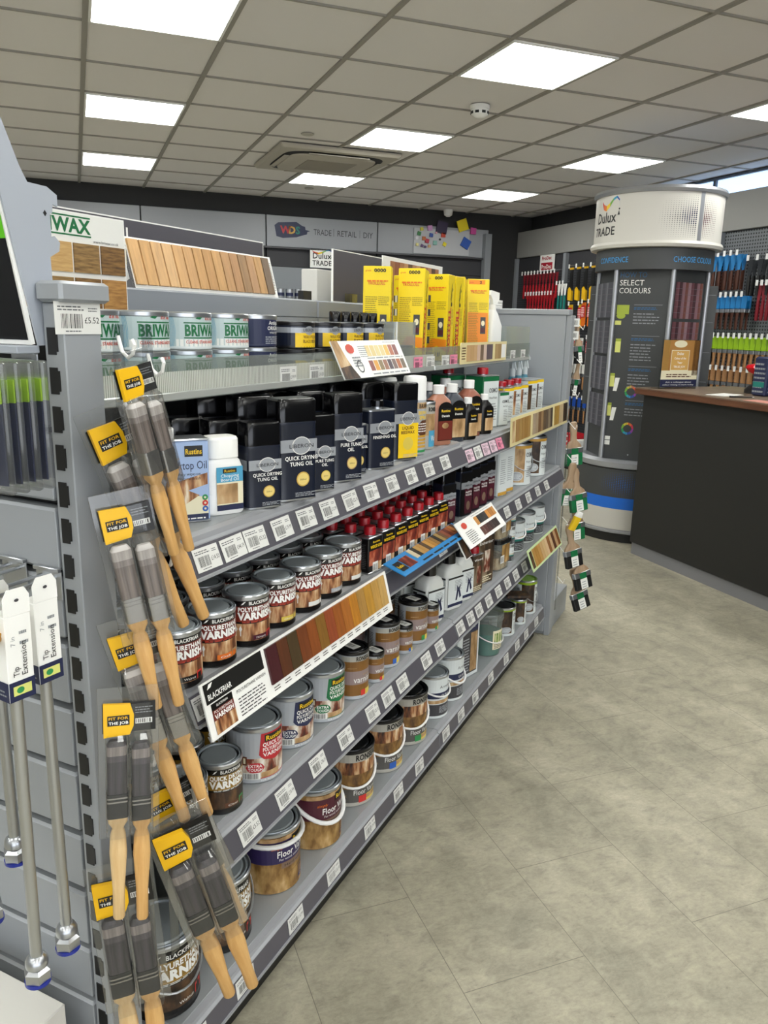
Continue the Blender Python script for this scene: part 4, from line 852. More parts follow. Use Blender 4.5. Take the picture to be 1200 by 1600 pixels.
def f_pic(c, t_):
    def f(LB, W, h): LB.rect(-W*.47, .01, W*.47, h*.97, c, 1); LB.text(t_, 0, h*.84, h*.06, 'paper', w=W*.8, d=3, bold=1); LB.lines(-W*.4, h*.06, W*.4, h*.2, 3, 'cream', 3); LB.rect(-W*.1, h*.25, W*.25, h*.7, 'pic_chair', 2)
    return f
def s_pic(c):
    def f(LB, D, h): LB.rect(-D*.45, .01, D*.45, h*.97, c, 1); LB.lines(-D*.3, h*.1, D*.35, h*.7, 8, 'grey', 2, .35)
    return f
place('bb', flatbox(.04, .062, .135, 'pic_barn', f_pic('pic_barn', 'Wood'), cap=('cap_red', .017, .022, 0), side=s_pic('pic_dark')), (1, 1), -.822, 2.462, -15, 'brown picture can with red cap after the white bottles')
place('bb2', flatbox(.075, .105, .178, 'pic_barn', f_pic('pic_barn', 'Exterior'), side=s_pic('pic_dark')), (1, 1), -.845, 2.565, -15, 'tall brown barn picture can on the second lowest shelf')
def cleartub():
    t = thing('plastic_tub', 'x', 'tub'); mb = MB(); mb.se([(0, .045, .05, 5), (.105, .05, .055, 5)], 'tub_clear', 32, (1, 0)); mb.build('body', t)
    mb = MB(); mb.se([(.105, .053, .058, 5), (.119, .053, .058, 5)], 'lid_black', 32); mb.build('lid', t); mb = MB(); mb.se([(.003, .04, .045, 5), (.05, .043, .048, 5)], 'pic_tan', 24); mb.build('contents', t)
    LB = Lab(facemap(.049), 1); LB.rect(-.03, .03, .03, .1, 'pic_floor', 2); LB.rect(-.04, .03, -.01, .06, 'ticket', 3); LB.bars(-.037, .035, -.013, .055, 'ink', 4, 8); LB.build(t); return t
place('ct', cleartub, (1, 1), -.845, 2.765, -10, 'clear square tub with dark lid after the barn picture can')
place('ct', None, (1, 1), -.845, 2.765, -10, 'clear square tub stacked on top of another tub', dz=.120)
def lab_pail(LB, R, h):
    A = lambda d: rad(d)*R
    LB.rect(A(-165), .006, A(165), h-.01, 'pale', 1); LB.rect(A(-70), h*.06, A(80), h*.42, 'dgrey', 2); LB.rect(A(-70), h*.36, A(80), h*.42, 'teal', 3); LB.text('Interior', A(5), h*.62, h*.07, 'mid', w=A(50), d=3); LB.rect(A(-70), h*.46, A(80), h*.50, 'pic_tan', 3); LB.lines(A(-20), h*.1, A(60), h*.32, 4, 'silverp', 3)
for i in range(3): place('st', tin(.026, .068, 'pale', 'lid_black', lab=lab_pail), (1, 1), -.825, 2.875, -10, 'small white tin stacked beside the clear tub, %s from the bottom' % ORD[i], 'stacked small white tins', dz=.0695*i)
for i, (X, Y) in enumerate([(-.865, 3.04), (-.865, 3.20), (-.865, 3.36)]):
    place('pail', tin(.058, .128, 'pale', 'lid_grey', lab=lab_pail, handle=(.1, .04, .003)), (1, 1), X, Y, -30, 'white pail with teal and dark band, %s of three at the far end' % ORD[i], 'white pails on the second lowest shelf')
    place('pail', None, (1, 1), X-.13, Y-.03, -14, 'white pail behind the front three, %s from the near end' % ORD[i], 'rear white pails')
# --- middle shelf
VT = [('w', 'tin_black'), ('w', 'tin_black'), ('m', 'maroon'), ('o', 'pic_tan'), ('o', 'pic_brown'), ('c', 'silverp'), ('c', 'silverp')]
VT = [('w', 'tin_black'), ('o', 'orange'), ('m', 'maroon'), ('g', 'yeltag'), ('o', 'paper'), ('c', 'silverp'), ('c', 'paper')]
VX = [(-.819, .940), (-.822, 1.038), (-.820, 1.140), (-.825, 1.240), (-.823, 1.337), (-.825, 1.433), (-.828, 1.530)]
for i, ((X, Y), v) in enumerate(zip(VX, VT)):
    place(('v',)+v, tin(.043, .098, 'tin_black', 'lid_grey', lab=lab_varnish(*v)), (0, 2), X, Y, -27+i*1.5, 'black and red varnish tin in the front row of the middle shelf, %s from the near end' % ORD[i], 'black varnish tins in the front row')
    for r_ in range(1, 4):
        if r_ == 3 and i % 2: continue
        place(('v',)+v, None, (0, 2), X-.094*r_-.005, Y-.004*r_, -27+i*1.5, 'black varnish tin in the %s row back of the middle shelf, %s from the near end' % (ORD[r_], ORD[i]), 'black varnish tins behind the front row')
def f_dye(LB, W, h):
    LB.rect(-W*.46, .006, W*.46, h*.96, 'tin_black', 1); LB.rect(-W*.46, h*.22, W*.46, h*.64, M('pic_dye', '8c3420', .45, kind='photo', cols=['2c100c', '6c2418', 'a4482c', 'd89878'], scale=45).name, 2)
    LB.text('Rustins', W*.05, h*.84, h*.06, 'yellow', w=W*.5, d=3, bold=1); LB.text('WOOD DYE', W*.04, h*.70, h*.085, 'yellow', w=W*.82, d=3, bold=2)
    LB.rect(-W*.2, h*.04, W*.18, h*.30, 'paper', 3); LB.bars(-W*.17, h*.06, W*.15, h*.24, 'dgrey', 4, 10); LB.rect(W*.2, h*.06, W*.44, h*.28, 'pic_tan', 3)
def s_dye(LB, D, h): LB.rect(-D*.45, .006, D*.45, h*.96, 'tin_black', 1); LB.lines(-D*.35, h*.15, D*.35, h*.85, 14, 'mid', 2, .35)
dye = flatbox(.035, .058, .088, 'tin_black', f_dye, 'wood_dye_can', 'can', ('cap_red', .0145, .02, 0), side=s_dye)
for i in range(7):
    for r_ in range(4):
        place('dye', dye, (0, 2), -.806-.050*r_, 1.625+.0735*i-.004*r_, -8, 'black wood dye can with red cap, %s along, %s' % (ORD[i], ['front row', 'second row', 'third row', 'rear row'][r_]), 'black wood dye cans with red caps')
def tallblack(D, W, h, H2, lab, side=None):
    """tin with a big square black over-cap"""
    def mk():
        t = thing('oil_tin', 'x', 'tin'); mb = MB(); rx, ry = D/2, W/2
        mb.se([(0, rx*.98, ry*.98, 6), (.003, rx*1.01, ry*1.01, 6), (.005, rx, ry, 6), (h-.006, rx, ry, 6), (h-.003, rx*1.02, ry*1.02, 6), (h, rx*1.0, ry*1.0, 6)], M('tin_navy', '151b2b', .3), 40); mb.build('body', t)
        mb = MB(); mb.se([(h, rx*.99, ry*.99, 7), (h+H2-.004, rx*.99, ry*.99, 7), (h+H2, rx*.93, ry*.93, 7)], 'cap_black', 40); mb.build('overcap', t)
        mb = MB(); mb.se([(-.0, rx*1.015, ry*1.015, 6), (.003, rx*1.015, ry*1.015, 6)], 'silver', 40); mb.build('base_rim', t)
        LB = Lab(facemap(rx*1.001), 1); lab(LB, W, h); LB.build(t, 'front_label')
        LB = Lab(planemap((0, -ry*1.001, 0), (1, 0, 0), (0, 0, 1), (0, -1, 0)), 1); (side or s_lib)(LB, D, h); LB.build(t, 'side_label'); return t
    return mk
M('band_silver', 'a4a8ae', .35, .3)
def s_lib(LB, D, h): LB.rect(-D*.42, h*.62, D*.46, h*.78, 'band_silver', 1); LB.lines(-D*.3, h*.2, D*.3, h*.5, 9, 'mid', 1, .3)
def f_lib(lines, disc='M_gold', big=False, panel=None):
    def f(LB, W, h):
        LB.rect(-W*.47, h*.62, W*.47, h*.78, 'band_silver', 1)
        for r_, m_ in ((.115, 'paper'), (.105, 'band_silver')): LB.ell(W*.06, h*.70, W*.22*r_/.105, h*r_, m_, 2 if m_ == 'paper' else 3)
        LB.text('LIBERON', W*.06, h*.675, h*.05, 'ink', w=W*.62, d=5)
        if panel: LB.rect(-W*.3, h*.04, W*.47, h*.62, panel, 1); LB.ell(W*.08, h*.28, W*.2, h*.11, 'yeltag', 2)
        for i, s_ in enumerate(lines): LB.text(s_, W*.06, h*(.52-.075*i), h*.052, 'white' if not panel else 'brown', w=W*min(.84, .075*len(s_)), d=4, bold=1)
        if not panel: LB.ell(W*.1, h*.27, W*.17, h*.095, disc, 3); LB.ell(W*.1, h*.27, W*.145, h*.08, 'disc_in', 4); LB.text('250ml' if h < .14 else '500ml', W*.1, h*.255, h*.022, 'brown', w=W*.16, d=5)
        LB.lines(-W*.1, h*.05, W*.44, h*.11, 3, 'silverp', 3, .4)
    return f
M('M_gold', 'c4a04c', .4); M('disc_in', 'e0c878', .4)
LIB = [('ls', .046, .070, .115, .042, ['QUICK DRYING', 'TUNG OIL'], -.810, 1.139, 'M_gold', None, 'small navy tung oil tin with square black cap right of the white bottle', 3),
       ('ll', .056, .084, .150, .043, ['QUICK DRYING', 'TUNG OIL'], -.797, 1.222, 'M_gold', None, 'tall navy quick drying oil tin with wide square black cap', 3),
       ('ps', .044, .064, .113, .041, ['PURE TUNG', 'OIL'], -.797, 1.330, 'yeltag', None, 'small navy pure tung oil tin between the two tall ones', 2),
       ('pl', .054, .078, .146, .042, ['PURE TUNG', 'OIL'], -.802, 1.438, 'pic_tan', None, 'tall navy pure tung oil tin with tan disc', 3),
       ('bx', .054, .080, .149, .043, ['LIQUID', 'BEESWAX'], -.808, 1.750, 'M_gold', 'yellow', 'tall navy tin with a yellow beeswax panel and black cap', 3)]
for key, D, W, h, H2, tx, nx, ny, dc, pn, lb, nb in LIB:
    pc(key, tallblack(D, W, h, H2, f_lib(tx, dc, panel=pn)), (0, 3), nx, ny, D, W, -28, lb)
    for r_ in range(1, nb):
        pc(key, None, (0, 3), nx-(D+.030)*r_, ny-.012*r_, D, W, -28, lb.split(' with ')[0].split(' right')[0]+', %s row back' % ORD[r_], 'navy oil tins behind the front row')
def flask(D, W, h, lab):
    def mk():
        t = thing('oil_flask', 'x', 'tin'); mb = MB(); rx, ry = D/2, W/2
        mb.se([(0, rx, ry, 6), (h-.003, rx, ry, 6)], 'tin_navy', 40); mb.build('body', t)
        mb = MB(); mb.se([(h-.003, rx*1.02, ry*1.02, 6), (h, rx*1.02, ry*1.02, 6), (h+.001, rx*.95, ry*.95, 6)], 'silver', 40); mb.lathe([(.012, h), (.012, h+.006)], 'silver', 20); mb.build('top_rim', t); mb = MB(); mb.se([(0, rx*1.02, ry*1.02, 6), (.003, rx*1.02, ry*1.02, 6)], 'silver', 40); mb.build('base_rim', t)
        mb = MB(); mb.lathe([(.015, h+.006), (.015, h+.02), (.0135, h+.022)], 'cap_black', 20); mb.build('cap', t)
        LB = Lab(facemap(rx*1.001), 1); lab(LB, W, h); LB.build(t, 'front_label'); LB = Lab(planemap((0, -ry*1.001, 0), (1, 0, 0), (0, 0, 1), (0, -1, 0)), 1); s_lib(LB, D, h); LB.build(t, 'side_label'); return t
    return mk
pc('fs', flask(.034, .050, .112, f_lib(['FINISHING OIL'], 'M_gold')), (0, 3), -.812, 1.534, .034, .050, -22, 'slim navy finishing oil flask with small black screw cap')
pc('fl', flask(.050, .084, .138, f_lib(['FINISHING OIL'], 'M_gold')), (0, 3), -.805, 1.610, .050, .084, -24, 'larger navy finishing oil flask with black screw cap and gold disc')
place('fs', None, (0, 3), -.905, 1.545, -22, 'slim navy finishing oil flask standing behind the front one'); place('fl', None, (0, 3), -.925, 1.62, -24, 'larger navy finishing oil flask standing behind the front one')
def worktop_can():
    t = flatbox(.050, .088, .140, 'sky', lambda LB, W, h: None, 'oil_can', 'can')(); o = [c for c in t.children if c.name.startswith('front_label')]
    for q in o: bpy.data.objects.remove(q)
    W, h = .088, .140; LB = Lab(facemap(.025), 1); LB.rect(-W*.46, .004, W*.46, h*.97, 'sky', 1)
    LB.poly([(-W*.46, h*.45), (W*.46, h*.6), (W*.46, h*.46), (-W*.1, h*.36), (-W*.46, h*.25)], 'pic_brown', 2); LB.poly([(-W*.1, h*.36), (W*.46, h*.30), (W*.46, h*.10), (-W*.46, h*.10), (-W*.46, h*.25)], 'cream', 2); LB.poly([(-W*.4, h*.32), (0, h*.42), (W*.3, h*.33), (-W*.15, h*.16)], 'pic_brown', 3)
    LB.rect(-W*.46, .004, W*.46, h*.10, 'navy', 3); LB.lines(-W*.3, h*.04, W*.4, h*.06, 1, 'white', 4, .8, 0)
    LB.rect(W*.04, h*.80, W*.38, h*.93, 'ink', 3); LB.text('Rustins', W*.21, h*.83, h*.065, 'yellow', w=W*.3, d=5, bold=1); LB.text('Simply for', -W*.22, h*.76, h*.045, 'gold', w=W*.3, it=.3)
    LB.text('Worktop Oil', W*.02, h*.65, h*.10, 'navy', w=W*.86, d=3); LB.text('Easy wipe-on', W*.12, h*.575, h*.038, 'ink', w=W*.42); LB.text('Natural finish', W*.12, h*.52, h*.038, 'ink', w=W*.42)
    LB.ell(-W*.18, h*.42, W*.07, h*.07, 'pure_red', 4)
    for i in range(3): LB.ring(W*.40, h*(.3-.07*i), .002, .005, ['greentag', 'redtag', 'bluetag'][i], 5, 12)
    LB.build(t, 'front_label'); mb = MB(); mb.T = Matrix.Translation((0, -.024, .140)); mb.lathe([(.016, 0), (.0165, .016), (.015, .018)], 'cap_white', 24); mb.build('cap', t); return t
place('wk', worktop_can, (0, 3), -.868, 1.026, -38, 'pale blue worktop oil can with white cap near the brush packs')
def board_oil():
    t = thing('plastic_bottle', 'x', 'bottle'); mb = MB(); a, b = .026, .036
    mb.se([(0, a*.94, b*.94, 4), (.003, a, b, 4), (.03, a, b, 4), (.036, a*.94, b*.93, 4), (.045, a, b, 4), (.052, a*.94, b*.93, 4), (.062, a, b, 4), (.07, a*.94, b*.93, 4), (.08, a, b, 4), (.094, a*.9, b*.88, 3.5), (.10, a*.8, b*.72, 3)], 'cap_white', 32); mb.build('body', t)
    mb = MB(); mb.se([(.10, .0235, .0285, 4), (.132, .0235, .0285, 4), (.136, .021, .026, 4)], 'white', 28); mb.build('cap', t)
    LB = Lab(facemap(a), 1); LB.rect(-.02, .008, .03, .085, 'cream', 1); LB.rect(-.02, .058, .03, .085, 'cyan', 2); LB.rect(-.008, .074, .018, .082, 'ink', 3); LB.text('Rustins', .005, .0755, .005, 'yellow', w=.02, d=4); LB.text('Chopping', .005, .067, .0055, 'white', w=.034, d=3); LB.text('Board Oil', .005, .06, .0055, 'white', w=.034, d=3); LB.rect(-.02, .02, .02, .055, 'pic_tan', 2); LB.rect(-.02, .008, .03, .018, 'navy', 2); LB.build(t); return t
place('bo', board_oil, (0, 3), -.846, 1.108, -28, 'white ribbed bottle with white cap and small picture label beside the worktop oil')
def spraycan():
    t = thing('aerosol_can', 'x', 'can'); R = .031; mb = MB(); mb.lathe([(R*.96, 0), (R, .003), (R, .140), (R*.92, .146)], 'silverp', 36); mb.build('body', t)
    mb = MB(); mb.lathe([(R*1.0, .142), (R*1.0, .148), (R*.98, .150), (R*.98, .196), (R*.9, .202), (R*.4, .204)], 'cap_white', 36); mb.build('cap', t)
    LB = Lab(cylmap(R), .006); A = lambda d: rad(d)*R; LB.rect(A(-140), .006, A(140), .136, 'silverp', 1); LB.rect(A(-140), .12, A(140), .136, 'pic_tan', 2); LB.text('BRIWAX', A(20), .122, .011, 'ink', w=A(76), d=4, bold=1); LB.text('BRIWAX', A(12), .105, .010, 'yellow', w=A(66), d=4, bold=1); LB.text('SPRAY', A(12), .092, .010, 'yellow', w=A(56), d=4, bold=1)
    LB.poly([(A(-40), .07), (A(0), .09), (A(70), .09), (A(70), .05), (A(-10), .05)], 'brown', 2); LB.lines(A(-20), .06, A(50), .086, 4, 'paper', 4, .4)
    for i in range(4): LB.rect(A(-36), .018+.009*i, A(50), .024+.009*i, 'gold', 3)
    LB.rect(A(-140), .006, A(140), .012, 'greentag', 2); LB.build(t); return t
place('sp', spraycan, (0, 3), -.818, 1.898, -24, 'silver aerosol can with tall white cap'); place('sp', None, (0, 3), -.895, 1.88, -10, 'silver aerosol can standing behind the front one').scale = (1, 1, .97)
def lab_wax(LB, R, h): A = lambda d: rad(d)*R; LB.rect(A(-150), .005, A(150), h-.01, 'ron_silver', 1); LB.rect(A(-60), h*.3, A(80), h*.75, 'pic_tan', 2); LB.text('RONSEAL', A(20), h*.8, h*.09, 'ink', w=A(70), bold=2); LB.rect(A(-10), h*.06, A(60), h*.4, 'cyan', 3); LB.text('Wax', A(24), h*.18, h*.12, 'white', w=A(40), d=4)
place('rw', tin(.03, .13, 'ron_silver', 'lid_black', lab=lab_wax), (0, 3), -.828, 1.99, -28, 'slim silver wax tin between the aerosol and the plastic bottles')
def rb(col, liq, big=1, capc='cap_white'):
    def mk():
        t = thing('plastic_bottle', 'x', 'bottle'); a, b, h = (.026*big, .037*big, .155*big)
        mb = MB(); mb.se([(0, a*.95, b*.95, 3.5), (.003, a, b, 3.5), (h*.62, a, b, 3.5), (h*.76, a*.92, b*.9, 3), (h*.84, a*.62, b*.55, 2.4), (h*.88, .013, .013, 2)], col, 32); mb.build('body', t)
        mb = MB(); mb.lathe([(.0155*big, h*.88), (.0155*big, h*1.02), (.0145*big, h*1.03)], capc, 22); mb.build('cap', t)
        LB = Lab(facemap(a), 1); LB.poly([(-b*.5, h*.08)] + [(b*.85, h*.08), (b*.85, h*.62)] + [(b*.17+b*.68*cos(q), h*.62+h*.13*sin(q)) for q in [pi*i/8 for i in range(9)]] + [(-b*.5, h*.62)], 'tin_black', 1)
        LB.rect(-b*.3, h*.56, b*.65, h*.64, 'ink', 2); LB.text('Rustins', b*.17, h*.575, h*.045, 'yellow', w=b*.8, d=3, bold=1); LB.text('Danish', b*.17, h*.49, h*.04, 'white', w=b*.7, d=3, bold=1); LB.rect(-b*.48, h*.09, b*.83, h*.42, liq, 2); LB.ell(b*.17, h*.34, b*.3, h*.05, 'pic_tan', 3); LB.build(t); return t
    return mk
M('bt_tan', 'a8735c', .3); M('bt_dark', '3a3f48', .3); M('bt_red', '8c5442', .3)
for key, c, l, X, Y, big, lb in (('b1', 'bt_tan', 'varn_red', -.825, 2.085, 1.05, 'tan plastic bottle with red picture label'), ('b2', 'bt_dark', 'pic_tan', -.838, 2.225, 1.08, 'dark grey plastic bottle with orange picture label'), ('b4', 'bt_red', 'pic_tan', -.838, 2.375, 1.10, 'reddish brown plastic bottle behind the small black one')):
    place(key, rb(c, l, big), (0, 3) if Y < 2.15 else (1, 3), X, Y, -30, lb+' on the second highest shelf')
    place(key, None, (0, 3) if Y < 2.15 else (1, 3), X-.085, Y+.012 if Y > 2.2 else Y-.01, -30, lb.split(' with')[0]+' standing in the second row', 'rear plastic bottles')
for i, (X, Y) in enumerate([(-.812, 2.30), (-.812, 2.455)]): place('b3', rb('tin_black', 'pic_tan', .80), (1, 3), X, Y, -22, 'small black bottle with white cap in front of the row, %s of two' % ORD[i], 'small black bottles')
def f_osmo(col, pic=None, w2=.55):
    def f(LB, W, h):
        LB.rect(-W*.48, .004, W*.48, h*.97, 'pale', 1)
        if pic: LB.rect(-W*.48, h*.15, -W*.05, h*.86, pic, 2)
        LB.rect(-W*.48, h*.90, W*.48, h*.98, col, 2); LB.text('OSMO', W*.14, h*.68, h*.09, 'dgrey', w=W*w2, bold=1); LB.text('Wood Finish', W*.14, h*.56, h*.045, 'dgrey', w=W*.5); LB.lines(-W*.0, h*.15, W*.42, h*.5, 7, 'grey', 3)
    return f
def s_osmo(col, side): return lambda LB, D, h: (LB.rect(-D*.47, .004, D*.47, h*.97, side, 1), LB.rect(-D*.47, h*.90, D*.47, h*.98, col, 2))
place('og', flatbox(.075, .095, .178, 'green', f_osmo('green'), cap=('cap_red', .019, .022, 0), side=s_osmo('green', 'green')), (1, 3), -.870, 2.60, -15, 'white and green can with red cap on the second highest shelf')
place('og', None, (1, 3), -.98, 2.56, -15, 'white and green can with red cap in the rear row')
place('os', flatbox(.05, .06, .118, 'pale', f_osmo('green', w2=.7)), (1, 3), -.838, 2.69, -15, 'small white can with green top edge before the yellow edged cans')
for i in range(3): place('oy', flatbox(.07, .075, .125, 'pale', f_osmo('yellow', 'pic_brown'), cap=('cap_red', .02, .018, 0), side=s_osmo('yellow', 'pic_brown')), (1, 3), -.865, 2.80+.098*i, -12, 'yellow edged white can with flat red cap, %s of three' % ORD[i], 'yellow edged white cans with red caps')
place('oy', None, (1, 3), -.985, 2.86, -12, 'yellow edged white can with red cap in the rear row')
for i in range(2): place('ow', flatbox(.07, .085, .135, 'pale', f_osmo('yellow', 'pic_dark')), (1, 3), -.865, 3.12+.10*i, -12, 'white can with thin yellow edge at the far end, %s of two' % ORD[i], 'white cans with thin yellow edge')
def trigger():
    t = thing('spray_bottle', 'x', 'bottle'); M('spray_liquid', '5a9cb4', .1, kind='clear', base=.1, gain=.5, haze=.5, hazecol='6cb4cc'); M('trigger_clear', 'e0e6e8', .1, kind='clear', base=.1, gain=.5, haze=.6, hazecol='e8eef0')
    mb = MB(); mb.se([(0, .028, .036, 3), (.10, .028, .036, 3), (.13, .018, .02, 2), (.145, .012, .012)], 'spray_liquid', 28); mb.build('body', t)
    mb = MB(); mb.lathe([(.015, .143), (.016, .170), (.013, .178)], 'trigger_clear', 20); mb.prism([(-.014, .178), (-.018, .21), (-.010, .232), (.012, .236), (.028, .225), (.03, .21), (.012, .205), (.012, .178)], -.010, .010, 'trigger_clear', 'y') if False else None
    mb.add([(x, s_, z) for s_ in (-.010, .010) for x, z in [(-.014, .178), (-.02, .21), (-.012, .232), (.012, .236), (.034, .222), (.034, .212), (.014, .205), (.012, .178)]], [tuple(range(8)), tuple(reversed(range(8, 16)))] + [(i, 8+i, 8+(i+1) % 8, (i+1) % 8) for i in range(8)], 'trigger_clear'); mb.build('spray_head', t)
    mb = MB(); mb.tube([(.018, 0, .207), (.028, 0, .19), (.034, 0, .172)], .004, 'trigger_clear', 8); mb.build('trigger', t); return t
for i in range(3): place('tr', trigger, (1, 3), -.965, 3.275+.095*i, -45, 'clear trigger spray bottle of blue liquid, %s of three near the end panel' % ORD[i], 'blue spray bottles').scale = (.86, .86, .95)
# middle shelf, far bay
def f_maroon(LB, W, h):
    LB.rect(-W*.47, .006, W*.47, h*.97, 'tin_black', 1); LB.rect(-W*.15, .01, W*.47, h*.62, 'maroon', 2); LB.rect(-W*.47, h*.62, W*.47, h*.76, 'band_silver', 2); LB.ell(W*.12, h*.69, W*.2, h*.09, 'band_silver', 3); LB.text('LIBERON', W*.12, h*.67, h*.04, 'ink', w=W*.6, d=4); LB.text('PALETTE', W*.16, h*.52, h*.04, 'white', w=W*.5, d=4, bold=1); LB.text('WOOD DYE', W*.16, h*.46, h*.04, 'white', w=W*.5, d=4, bold=1); LB.ell(W*.16, h*.24, W*.16, h*.1, 'M_gold' if 0 else 'ron_brown', 3)
place('ma', tallblack(.045, .062, .128, .04, f_maroon), (0, 2), -.818, 2.140, -18, 'black tin with maroon label just past the red capped cans')
for i in range(4):
    for r_ in range(3):
        place('mb', tallblack(.05, .062, .15, .042, f_maroon), (1, 2), -.850-.062*r_, 2.375+.080*i, -18, 'tall black tin with maroon label, %s along, %s' % (ORD[i], ['front row', 'second row', 'rear row'][r_]), 'black tins with maroon labels')
for i in range(2): place('ot', flatbox(.12, .062, .235, 'pale', lambda L, W, h: (L.rect(-W*.48, .004, W*.48, h*.97, 'pale', 1), L.rect(-W*.48, .004, W*.48, h*.07, 'gold', 2), L.text('Decking', 0, h*.78, h*.04, 'mid', w=W*.7), L.text('Oil', 0, h*.72, h*.04, 'mid', w=W*.3), L.lines(-W*.3, h*.2, W*.3, h*.6, 12, 'grey', 2, .35))), (1, 2), -.875, 2.745+.085*i, -14, 'tall flat white can on the middle shelf, %s of two' % ORD[i], 'tall flat white cans')
for i, (X, Y) in enumerate([(-.850, 3.01), (-.850, 3.24)]): place('op%d' % i, tin(.060, .165, 'pale', 'lid_black', lab=lab_osmo('pic_tan' if i == 0 else 'pic_dark', 'gold'), handle=(.13, .07, .002), hmat='silver'), (1, 2), X, Y, -34, ['white pail with a room picture and wire handle on the middle shelf', 'white pail with a dark wood picture at the far end of the middle shelf'][i])
# ================================================================== raised clear-fronted shelf
def lab_briwax(LB, R, h):
    A = lambda d: rad(d)*R
    LB.rect(A(-165), .003, A(165), h-.006, 'mint', 1); LB.rect(A(-40), .003, A(60), h*.28, 'paper', 1.5)
    LB.rect(A(-24), h*.70, A(70), h*.735, 'green', 3); LB.rect(A(-24), h*.30, A(70), h*.335, 'green', 3)
    LB.text('BRIWAX', A(22), h*.375, h*.30, 'green', w=A(88), d=4, bold=2); LB.text('CLEANS, STAINS AND POLISHES', A(28), h*.17, h*.08, 'redink', w=A(96), d=4, bold=1)
    LB.text('d.e. nau.', A(40), h*.80, h*.10, 'redink', w=A(34), d=4, it=.3, bold=1); LB.poly([(A(0), h*.84), (A(8), h*.90), (A(16), h*.87), (A(10), h*.80)], 'green', 4)
    for i in range(4):
        q = .22 + .09*i
        for s_ in (-1, 1):
            cv = [(A(-58+s_*q*(22+12*sin(pi*j/6))), h*(.08+.8*j/6)) for j in range(7)]
            for (x0, y0), (x1, y1) in zip(cv, cv[1:]): LB.mb.add([LB.mp(x0, y0, 3), LB.mp(x0+.0006, y0, 3), LB.mp(x1+.0006, y1, 3), LB.mp(x1, y1, 3)], [(0, 1, 2, 3)], 'cyan')
bw = tin(.050, .0655, 'pale', M('lid_cream', 'cfcdbf', .3, .2).name, lab=lab_briwax)
for r_ in range(3):
    for i in range(4):
        for t_ in range(2):
            if r_ >= 1 and i > 2: continue
            place('bwx', bw if ('bwx' not in PROTO) else None, RZ, -.975-.108*r_, .945+.117*i-.01*r_, -26, 'round green and white wax tin, %s, %s from the near end, %s layer' % (['front row', 'middle row', 'back row'][r_], ORD[i], ['lower', 'upper'][t_]), 'green and white wax tins', dz=.0665*t_)
def lab_antiq(LB, R, h):
    A = lambda d: rad(d)*R; LB.rect(A(-165), .003, A(165), h-.006, 'navy', 1); LB.text('Antiquax', A(30), h*.70, h*.12, 'white', w=A(48), bold=1); LB.text('ORIGINAL', A(30), h*.53, h*.12, 'white', w=A(56), bold=1)
    LB.text('WAX POLISH', A(30), h*.42, h*.06, 'white', w=A(44)); LB.lines(A(-4), h*.1, A(62), h*.36, 4, 'silverp', 3)
aq = tin(.050, .0655, 'navy', M('lid_pale', 'c4c8cc', .25, .5).name, lab=lab_antiq)
for i, (X, Y, t_) in enumerate([(-1.0, 1.435, 0), (-1.0, 1.435, 1), (-1.085, 1.37, 0), (-1.085, 1.37, 1), (-1.10, 1.487, 0), (-1.10, 1.487, 1)]):
    place('aq', aq if i == 0 else None, RZ, X, Y, -20, 'navy round polish tin, %s of the stack %s' % (['bottom', 'top'][t_], ['in front', 'behind on the left', 'behind on the right'][i//2]), 'navy round polish tins', dz=.0665*t_)
def lab_libwax(LB, R, h):
    A = lambda d: rad(d)*R; LB.rect(A(-165), .003, A(165), h-.008, 'tin_navy', 1); LB.rect(A(-165), h*.58, A(165), h*.78, 'band_silver', 2); LB.rect(A(-12), .003, A(90), h*.58, 'yellow', 3)
    LB.ell(A(30), h*.67, A(16), h*.17, 'band_silver', 3); LB.text('LIBERON', A(30), h*.64, h*.11, 'ink', w=A(40), d=4); LB.text('WAX POLISH', A(36), h*.38, h*.12, 'brown', w=A(52), d=4, bold=1); LB.text('BLACK BISON', A(36), h*.22, h*.12, 'brown', w=A(52), d=4, bold=1)
lw = tin(.048, .0595, 'tin_black', 'lid_grey', rim='tin_black', lab=lab_libwax)
for i in range(4):
    for t_ in range(2): place('lw', lw if 'lw' not in PROTO else None, RZ, -.985, 1.575+.122*i, -42, 'low navy and yellow wax tin, %s from the near end, %s layer' % (ORD[i], ['lower', 'upper'][t_]), 'low navy and yellow wax tins', dz=.0605*t_)
    if i < 2: place('lw', None, RZ, -1.085, 1.60+.122*i, -20, 'low navy and yellow wax tin standing in the rear, %s from the near end' % ORD[i], 'rear navy and yellow wax tins', dz=0); place('lw', None, RZ, -1.085, 1.60+.122*i, -20, 'low navy and yellow wax tin on top in the rear, %s from the near end' % ORD[i], 'rear navy and yellow wax tins', dz=.0605)
def cbottle():
    t = thing('plastic_bottle', 'x', 'bottle'); mb = MB(); mb.se([(0, .022, .026, 5), (.10, .022, .026, 5), (.118, .014, .016, 3), (.124, .012, .012)], M('bottle_milky', 'b4b8b8', .2, kind='clear', base=.3, haze=.6, hazecol='a4a8a8'), 28); mb.build('body', t)
    mb = MB(); mb.lathe([(.0165, .122), (.0165, .146), (.015, .149)], 'cap_black', 20); mb.build('cap', t)
    LB = Lab(facemap(.022), 1); LB.rect(-.02, .02, .02, .09, 'tin_navy', 1); LB.rect(-.02, .06, .02, .075, 'band_silver', 2); LB.build(t); return t
for i in range(5): place('cb', cbottle if i == 0 else None, RZ, -1.075, 1.93+.056*i, -10, 'milky bottle with black cap beside the yellow boxes, %s from the near end' % ORD[i], 'milky bottles with black caps')
